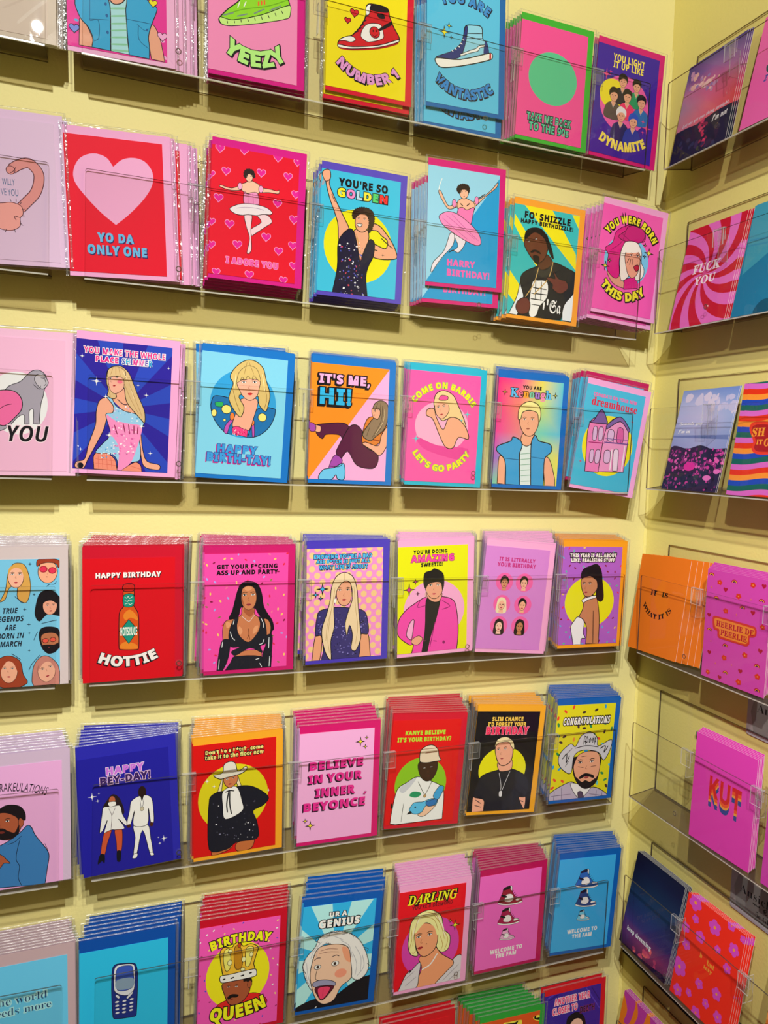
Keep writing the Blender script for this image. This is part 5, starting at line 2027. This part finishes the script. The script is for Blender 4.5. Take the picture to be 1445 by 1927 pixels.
            for j in range(int(UH / st / 0.62) + 2):
                for i in range(int(UW / st) + 2):
                    cx, cy = i * st + (st / 2 if j % 2 else 0), j * st * 0.62
                    P.poly([(cx + r * math.cos(k * math.pi / 6), cy + r * math.sin(k * math.pi / 6)) for k in range(12)], a[0])
        elif o == 'R':
            c, n, ph = xy(a[1]), int(a[2]), float(a[3])
            P.lift()
            for k in range(n):
                a1, a2_ = ph + 2 * math.pi * k / n, ph + 2 * math.pi * (k + 0.5) / n
                P.poly([c[:2], (c[0] + 2600 * math.cos(a1), c[1] + 2600 * math.sin(a1)), (c[0] + 2600 * math.cos(a2_), c[1] + 2600 * math.sin(a2_))], a[0])
        elif o == 'W':
            c, n, tw = xy(a[1]), int(a[2]), float(a[3])
            P.lift()
            for k in range(n):
                for j in range(16):
                    r1, r2 = 1300 * (j / 16), 1300 * ((j + 1) / 16)
                    f = lambda r, h: 2 * math.pi * (k + h) / n - tw * (r / 1000.0) ** 0.8
                    q = [(c[0] + r * math.cos(f(r, h)), c[1] + r * math.sin(f(r, h))) for r, h in ((r1, 0), (r2, 0), (r2, 0.5), (r1, 0.5))]
                    P.poly(q[:3], a[0])
                    P.poly([q[0], q[2], q[3]], a[0])
        elif o == 'V':
            cols = a[1].split('/')
            P.lift()
            hh = UH / (len(cols) * 4.2)
            wave = lambda x, k: (k + 0.0) * hh + 34 * math.sin(x / 150 + k * 0.07) * (0.5 + 0.5 * x / UW)
            for k in range(-2, 24):
                for j in range(24):
                    xa, xb = UW * j / 24, UW * (j + 1) / 24
                    P.poly([(xa, wave(xa, k)), (xb, wave(xb, k)), (xb, wave(xb, k + 1)), (xa, wave(xa, k + 1))], cols[k % len(cols)])
        elif o == 'G':
            nx, ny = int(a[0]), int(a[1])
            rows = [r.split('/') for r in a[2:]]
            P.lift()
            for j in range(ny - 1):
                for i in range(nx - 1):
                    pts = [(i, j), (i, j + 1), (i + 1, j + 1), (i + 1, j)]
                    P.cols[len(P.mb.f)] = [lin(rows[y][x]) for x, y in pts]
                    P.mb.face([(x / (nx - 1) * CW - CW / 2, CH - y / (ny - 1) * CH, P.z) for x, y in pts], GRAD)
    me = P.mb.mesh('card_' + name)
    if P.cols:
        at = me.color_attributes.new('ink', 'FLOAT_COLOR', 'CORNER')
        for f, cs in P.cols.items():
            for li, c in zip(me.polygons[f].loop_indices, cs):
                at.data[li].color = c
    return me


# ------------------------------------------------------------------ envelopes and cellophane
ENVL = {}


def envelope_mesh(col):
    if col not in ENVL:
        b = MB()
        x0, x1, y0, y1 = -CW / 2, -CW / 2 + 0.114, -0.005, 0.157
        m = ink(col, 0.6)
        b.box((x0, y0, -0.0010), (x1, y1, -0.0005), m)
        f = 0.0001
        for q in (((x0, y0), (x1, y0), (x1 - 0.012, y0 + 0.012), (x0 + 0.012, y0 + 0.012)), ((x1, y0 + 0.002), (x1, y1 - 0.002), (x1 - 0.010, y1 - 0.014), (x1 - 0.010, y0 + 0.014))):
            b.prism(list(q), -0.0005, -0.0005 + f, m)
        ENVL[col] = b.mesh('envelope')
    return ENVL[col]


def sleeve_mesh(seed):
    rnd = random.Random(seed)
    b = MB()
    x0, x1, y0, y1 = -CW / 2 - 0.0040, -CW / 2 + 0.1178, -0.0055, 0.1592
    nx, ny = 6, 8
    zf, zb = 0.0008, -0.0014
    g = [[(x0 + (x1 - x0) * i / nx, y0 + (y1 - y0) * j / ny, zf + (rnd.uniform(-0.00018, 0.00045) if 0 < i < nx and 0 < j < ny else -0.0002)) for j in range(ny + 1)] for i in range(nx + 1)]
    for i in range(nx):
        for j in range(ny):
            b.face((g[i][j], g[i + 1][j], g[i + 1][j + 1], g[i][j + 1]), M_SLEEVE)
    b.face(((x0, y0, zb), (x0, y1, zb), (x1, y1, zb), (x1, y0, zb)), M_SLEEVE)
    zr = zf - 0.0002
    for p, q in (((x0, y0), (x1, y0)), ((x1, y0), (x1, y1)), ((x0, y1), (x0, y0))):
        b.face(((*p, zr), (*p, zb), (*q, zb), (*q, zr)), M_SLEEVE_RIM)
    # the folded top rolls back over the envelope
    prev = (y1, zr)
    for an in (14, 32, 48, 66):
        y, z = prev[0] + 0.00045 * math.cos(math.radians(an)), prev[1] - 0.00045 * math.sin(math.radians(an))
        b.face(((x0, *prev), (x1, *prev), (x1, y, z), (x0, y, z)), M_SLEEVE_FOLD)
        prev = (y, z)
    b.face(((x0, *prev), (x1, *prev), (x1, y1 + 0.0012, zb), (x0, y1 + 0.0012, zb)), M_SLEEVE_FOLD)
    # crinkled heat-sealed seams down both sides
    for xa, xb in ((x0, x0 + 0.0022), (x1 - 0.0022, x1)):
        for j in range(12):
            ya, yb = y0 + (y1 - y0) * j / 12, y0 + (y1 - y0) * (j + 1) / 12
            za, zc = zr + 0.00012 + 0.00016 * rnd.random(), zr + 0.00012 + 0.00016 * rnd.random()
            b.face(((xa, ya, za), (xb, ya, zc), (xb, yb, za), (xa, yb, zc)), M_SLEEVE_RIM)
    return b.mesh('sleeve')


SLEEVES = [sleeve_mesh(k) for k in range(5)]
NTH = ['', 'second', 'third', 'fourth', 'fifth', 'sixth', 'seventh', 'eighth', 'ninth', 'tenth', 'eleventh', 'twelfth']


# in these the card has slid down to the fold of its sleeve, level with the envelope's edge
SLID = ('hottie', 'legends', 'drake', 'world', 'phone', 'beyday')


def greeting_card(M, label, group, mesh, envl, sleeve, up=0.0):
    t = thing('greeting_card', label, 'greeting card', M, group)
    put('card', mesh, t)
    put('envelope', envl, t, Matrix.Translation((0, up, 0)))
    put('sleeve', sleeve, t, Matrix.Translation((0, up, 0)))
    return t


def floor_z(z_front, d, s=None):
    """height of the rack's shelf at a distance from the wall"""
    zr = min(ROWR if s is None else ROWZ, key=lambda r: abs(r + 0.012 - z_front))
    if s is not None:
        zr += SAG * (MID - s)
    return zr + 0.0015 + RISE * (LIPD - d) / (LIPD - 0.0034)


def copy_card(src, M, label, group):
    r = src.copy()
    C.objects.link(r)
    r.matrix_world = M
    r['label'] = label
    r['group'] = group
    for ch in src.children:
        c = ch.copy()
        C.objects.link(c)
        c.parent = r
    return r


for si, (name, spec) in enumerate(CARDS.items()):
    (s, z, d, roll, tilt), env, env2, n, back, second, short = spec
    mesh = print_card(name)
    rnd = random.Random(si * 7 + 3)
    group = 'stack of %s cards' % short
    up = 0.005 if name in SLID else 0.0
    d = min(max(d, 0.0463), 0.0476)
    tilt = min(max(tilt, -0.010), 0.03)
    if abs(roll) < 0.12:
        z = max(z, floor_z(z, d, s) + 0.0057 - up + 0.067 * abs(math.sin(roll + SAG)))
    first = greeting_card(wall_matrix('L', s, z, d, roll, tilt), '%s card in film%s' % (short, ', front of its stack' if n > 1 else ''), group, mesh, envelope_mesh(env), SLEEVES[si % 5], up)
    proto = None
    if back[0] == 'abs':
        bs, bz, broll = back[1:]
        bd, bt = 0.0078, 0.015
    else:
        bs, bz, broll = s + back[1] / 1000, z + back[2] / 1000, roll + back[3]
        bd = max(0.0078, d - 0.0045 * (n - 1))
        bt = min(max(tilt, 0.0) + 0.02, (bd - 0.0053) / 0.162)
    for i in range(1, n):
        f = i / (n - 1)
        jit = 0 if i == n - 1 else 1
        cs, cz, cr = s + (bs - s) * f + jit * rnd.uniform(-0.0030, 0.0030), z + (bz - z) * f, roll + (broll - roll) * f + jit * rnd.uniform(-0.007, 0.007)
        if second and i >= 1:
            g = 0 if n == 2 else (i - 1) / (n - 2)
            cs, cz = s + second[0] / 1000 + (bs - s - second[0] / 1000) * g + jit * rnd.uniform(-0.001, 0.001), z + second[1] / 1000 + (bz - z - second[1] / 1000) * g
        cd = d + (bd - d) * f
        cz = max(cz, floor_z(z, cd, cs) + 0.0057 - up + 0.067 * abs(math.sin(cr + SAG)))
        M = wall_matrix('L', cs, cz, cd, cr, tilt + (bt - tilt) * f)
        lab = '%s from the front in the stack of %s cards' % (NTH[i], short)
        if proto is None:
            proto = greeting_card(M, lab, group, mesh, envelope_mesh(env2 or env), SLEEVES[(si + 2) % 5], up)
        else:
            c = copy_card(proto, M, lab, group)
            c.children[-1].data = SLEEVES[(si + i) % 5]

# ------------------------------------------------------------------ loose postcards on the side wall
for si, (name, spec) in enumerate(POSTCARDS.items()):
    (s, z, d, roll, tilt), n, (ds, dz), short = spec
    mesh = print_card(name, 'F2E6E6')
    rnd = random.Random(si + 50)
    group = 'stack of %s postcards' % short
    d = min(max(d, 0.0463), 0.0480)
    tilt = min(tilt, (d - 0.0048 - 0.0011 * (n - 1)) / 0.149)
    z = max(z, floor_z(z, d) + 0.0004 + 0.0525 * abs(math.sin(roll)))
    first = put('postcard', mesh, None, wall_matrix('R', s, z, d, roll, tilt))
    tag(first, '%s postcard%s' % (short, ' at the front of its stack' if n > 1 else ' on its own in the rack'), 'postcard', group)
    for i in range(1, n):
        f = i / (n - 1)
        o = first.copy()
        C.objects.link(o)
        o.matrix_world = wall_matrix('R', s + ds / 1000 * f + rnd.uniform(-0.0004, 0.0004), max(z + dz / 1000 * f, floor_z(z, d - 0.0011 * i) + 0.0004 + 0.05 * abs(math.sin(roll))), d - 0.0011 * i, roll + rnd.uniform(-0.004, 0.004), tilt)
        tag(o, '%s postcard from the front in the stack of %s postcards' % (NTH[i], short), 'postcard', group)

# ------------------------------------------------------------------ price labels and a screw
GREY = ink('9a9ca4', 0.4)
for zt, zb, sl, lab in ((1.209, 1.163, 0.225, 'grey price label on the side wall under the orange and pink postcards'),
                        (0.953, 0.9115, 0.2175, 'grey price label on the side wall under the plain magenta postcards')):
    t = thing('price_label', lab, 'price label', wall_matrix('R', sl, zb, 0.0), 'price labels on the side wall')
    W2, H2 = 0.15, zt - zb + 0.012
    b = MB()
    b.prism(rounded(0, 0, W2, H2, 0.004, ('bl', 'br')), 0.0004, 0.0016, ink('b9b8c4', 0.35))
    b.obj('holder', t)
    b = MB()
    b.prism([(0.002, 0.0075), (0.012, 0.0075), (0.006, 0.033), (0.012, H2 - 0.001), (W2 - 0.012, H2 - 0.001), (W2 - 0.002, 0.0075), (W2 - 0.002, 0.0065), (0.002, 0.0065)], 0.0016, 0.0019, GREY)
    for txt, cx, cy, wd, ht, st in (('Ansichtkaart', 0.066, H2 - 0.0165, 0.100, 0.0115, 's'), ('vanaf', 0.044, H2 - 0.0265, 0.012, 0.003, 'B'), ('\u20ac 1,50', 0.068, H2 - 0.0275, 0.026, 0.008, 's'), ('5e GRATIS', 0.066, H2 - 0.0385, 0.044, 0.0075, 's')):
        lay, x0, x1, lo, hi = layout(txt, st)
        kx, ky = wd / (x1 - x0), ht / (hi - lo)
        for ch, x, _ in lay:
            vs, ts, _a2 = glyph(ch, st)
            q = [(cx - wd / 2 + (x - x0 + p[0]) * kx, cy - ht / 2 + (p[1] - lo) * ky, 0.00195) for p in vs]
            for tr_ in ts:
                b.face([q[k] for k in tr_], ink('26262c'))
    b.box((0.044, H2 - 0.0460, 0.0019), (0.090, H2 - 0.0452, 0.00195), ink('26262c'))
    b.obj('paper_insert', t)
STEEL = bpy.data.materials.new('zinc_steel')
STEEL.use_nodes = True
STEEL.node_tree.nodes['Principled BSDF'].inputs['Metallic'].default_value = 1.0
STEEL.node_tree.nodes['Principled BSDF'].inputs['Roughness'].default_value = 0.3
STEEL.node_tree.nodes['Principled BSDF'].inputs['Base Color'].default_value = (0.55, 0.57, 0.6, 1)
b = MB()
ring = [[(r * math.cos(k * math.pi / 10), r * math.sin(k * math.pi / 10), zz) for k in range(20)] for r, zz in ((0.0052, 0.0034), (0.0052, 0.0046), (0.0044, 0.0056), (0.0028, 0.0058), (0.0024, 0.0048))]
for p, q in zip(ring, ring[1:]):
    for k in range(20):
        b.face((p[k], p[(k + 1) % 20], q[(k + 1) % 20], q[k]), STEEL)
b.face(ring[-1], STEEL)
b.box((-0.0022, -0.0005, 0.0048), (0.0022, 0.0005, 0.0053), ink('202020'))
b.box((-0.0005, -0.0022, 0.0048), (0.0005, 0.0022, 0.0053), ink('202020'))
o = b.obj('wall_screw', None, wall_matrix('R', 0.144, 1.1305))
tag(o, 'zinc crosshead screw holding the clear rack to the side wall above the magenta cards', 'screw')
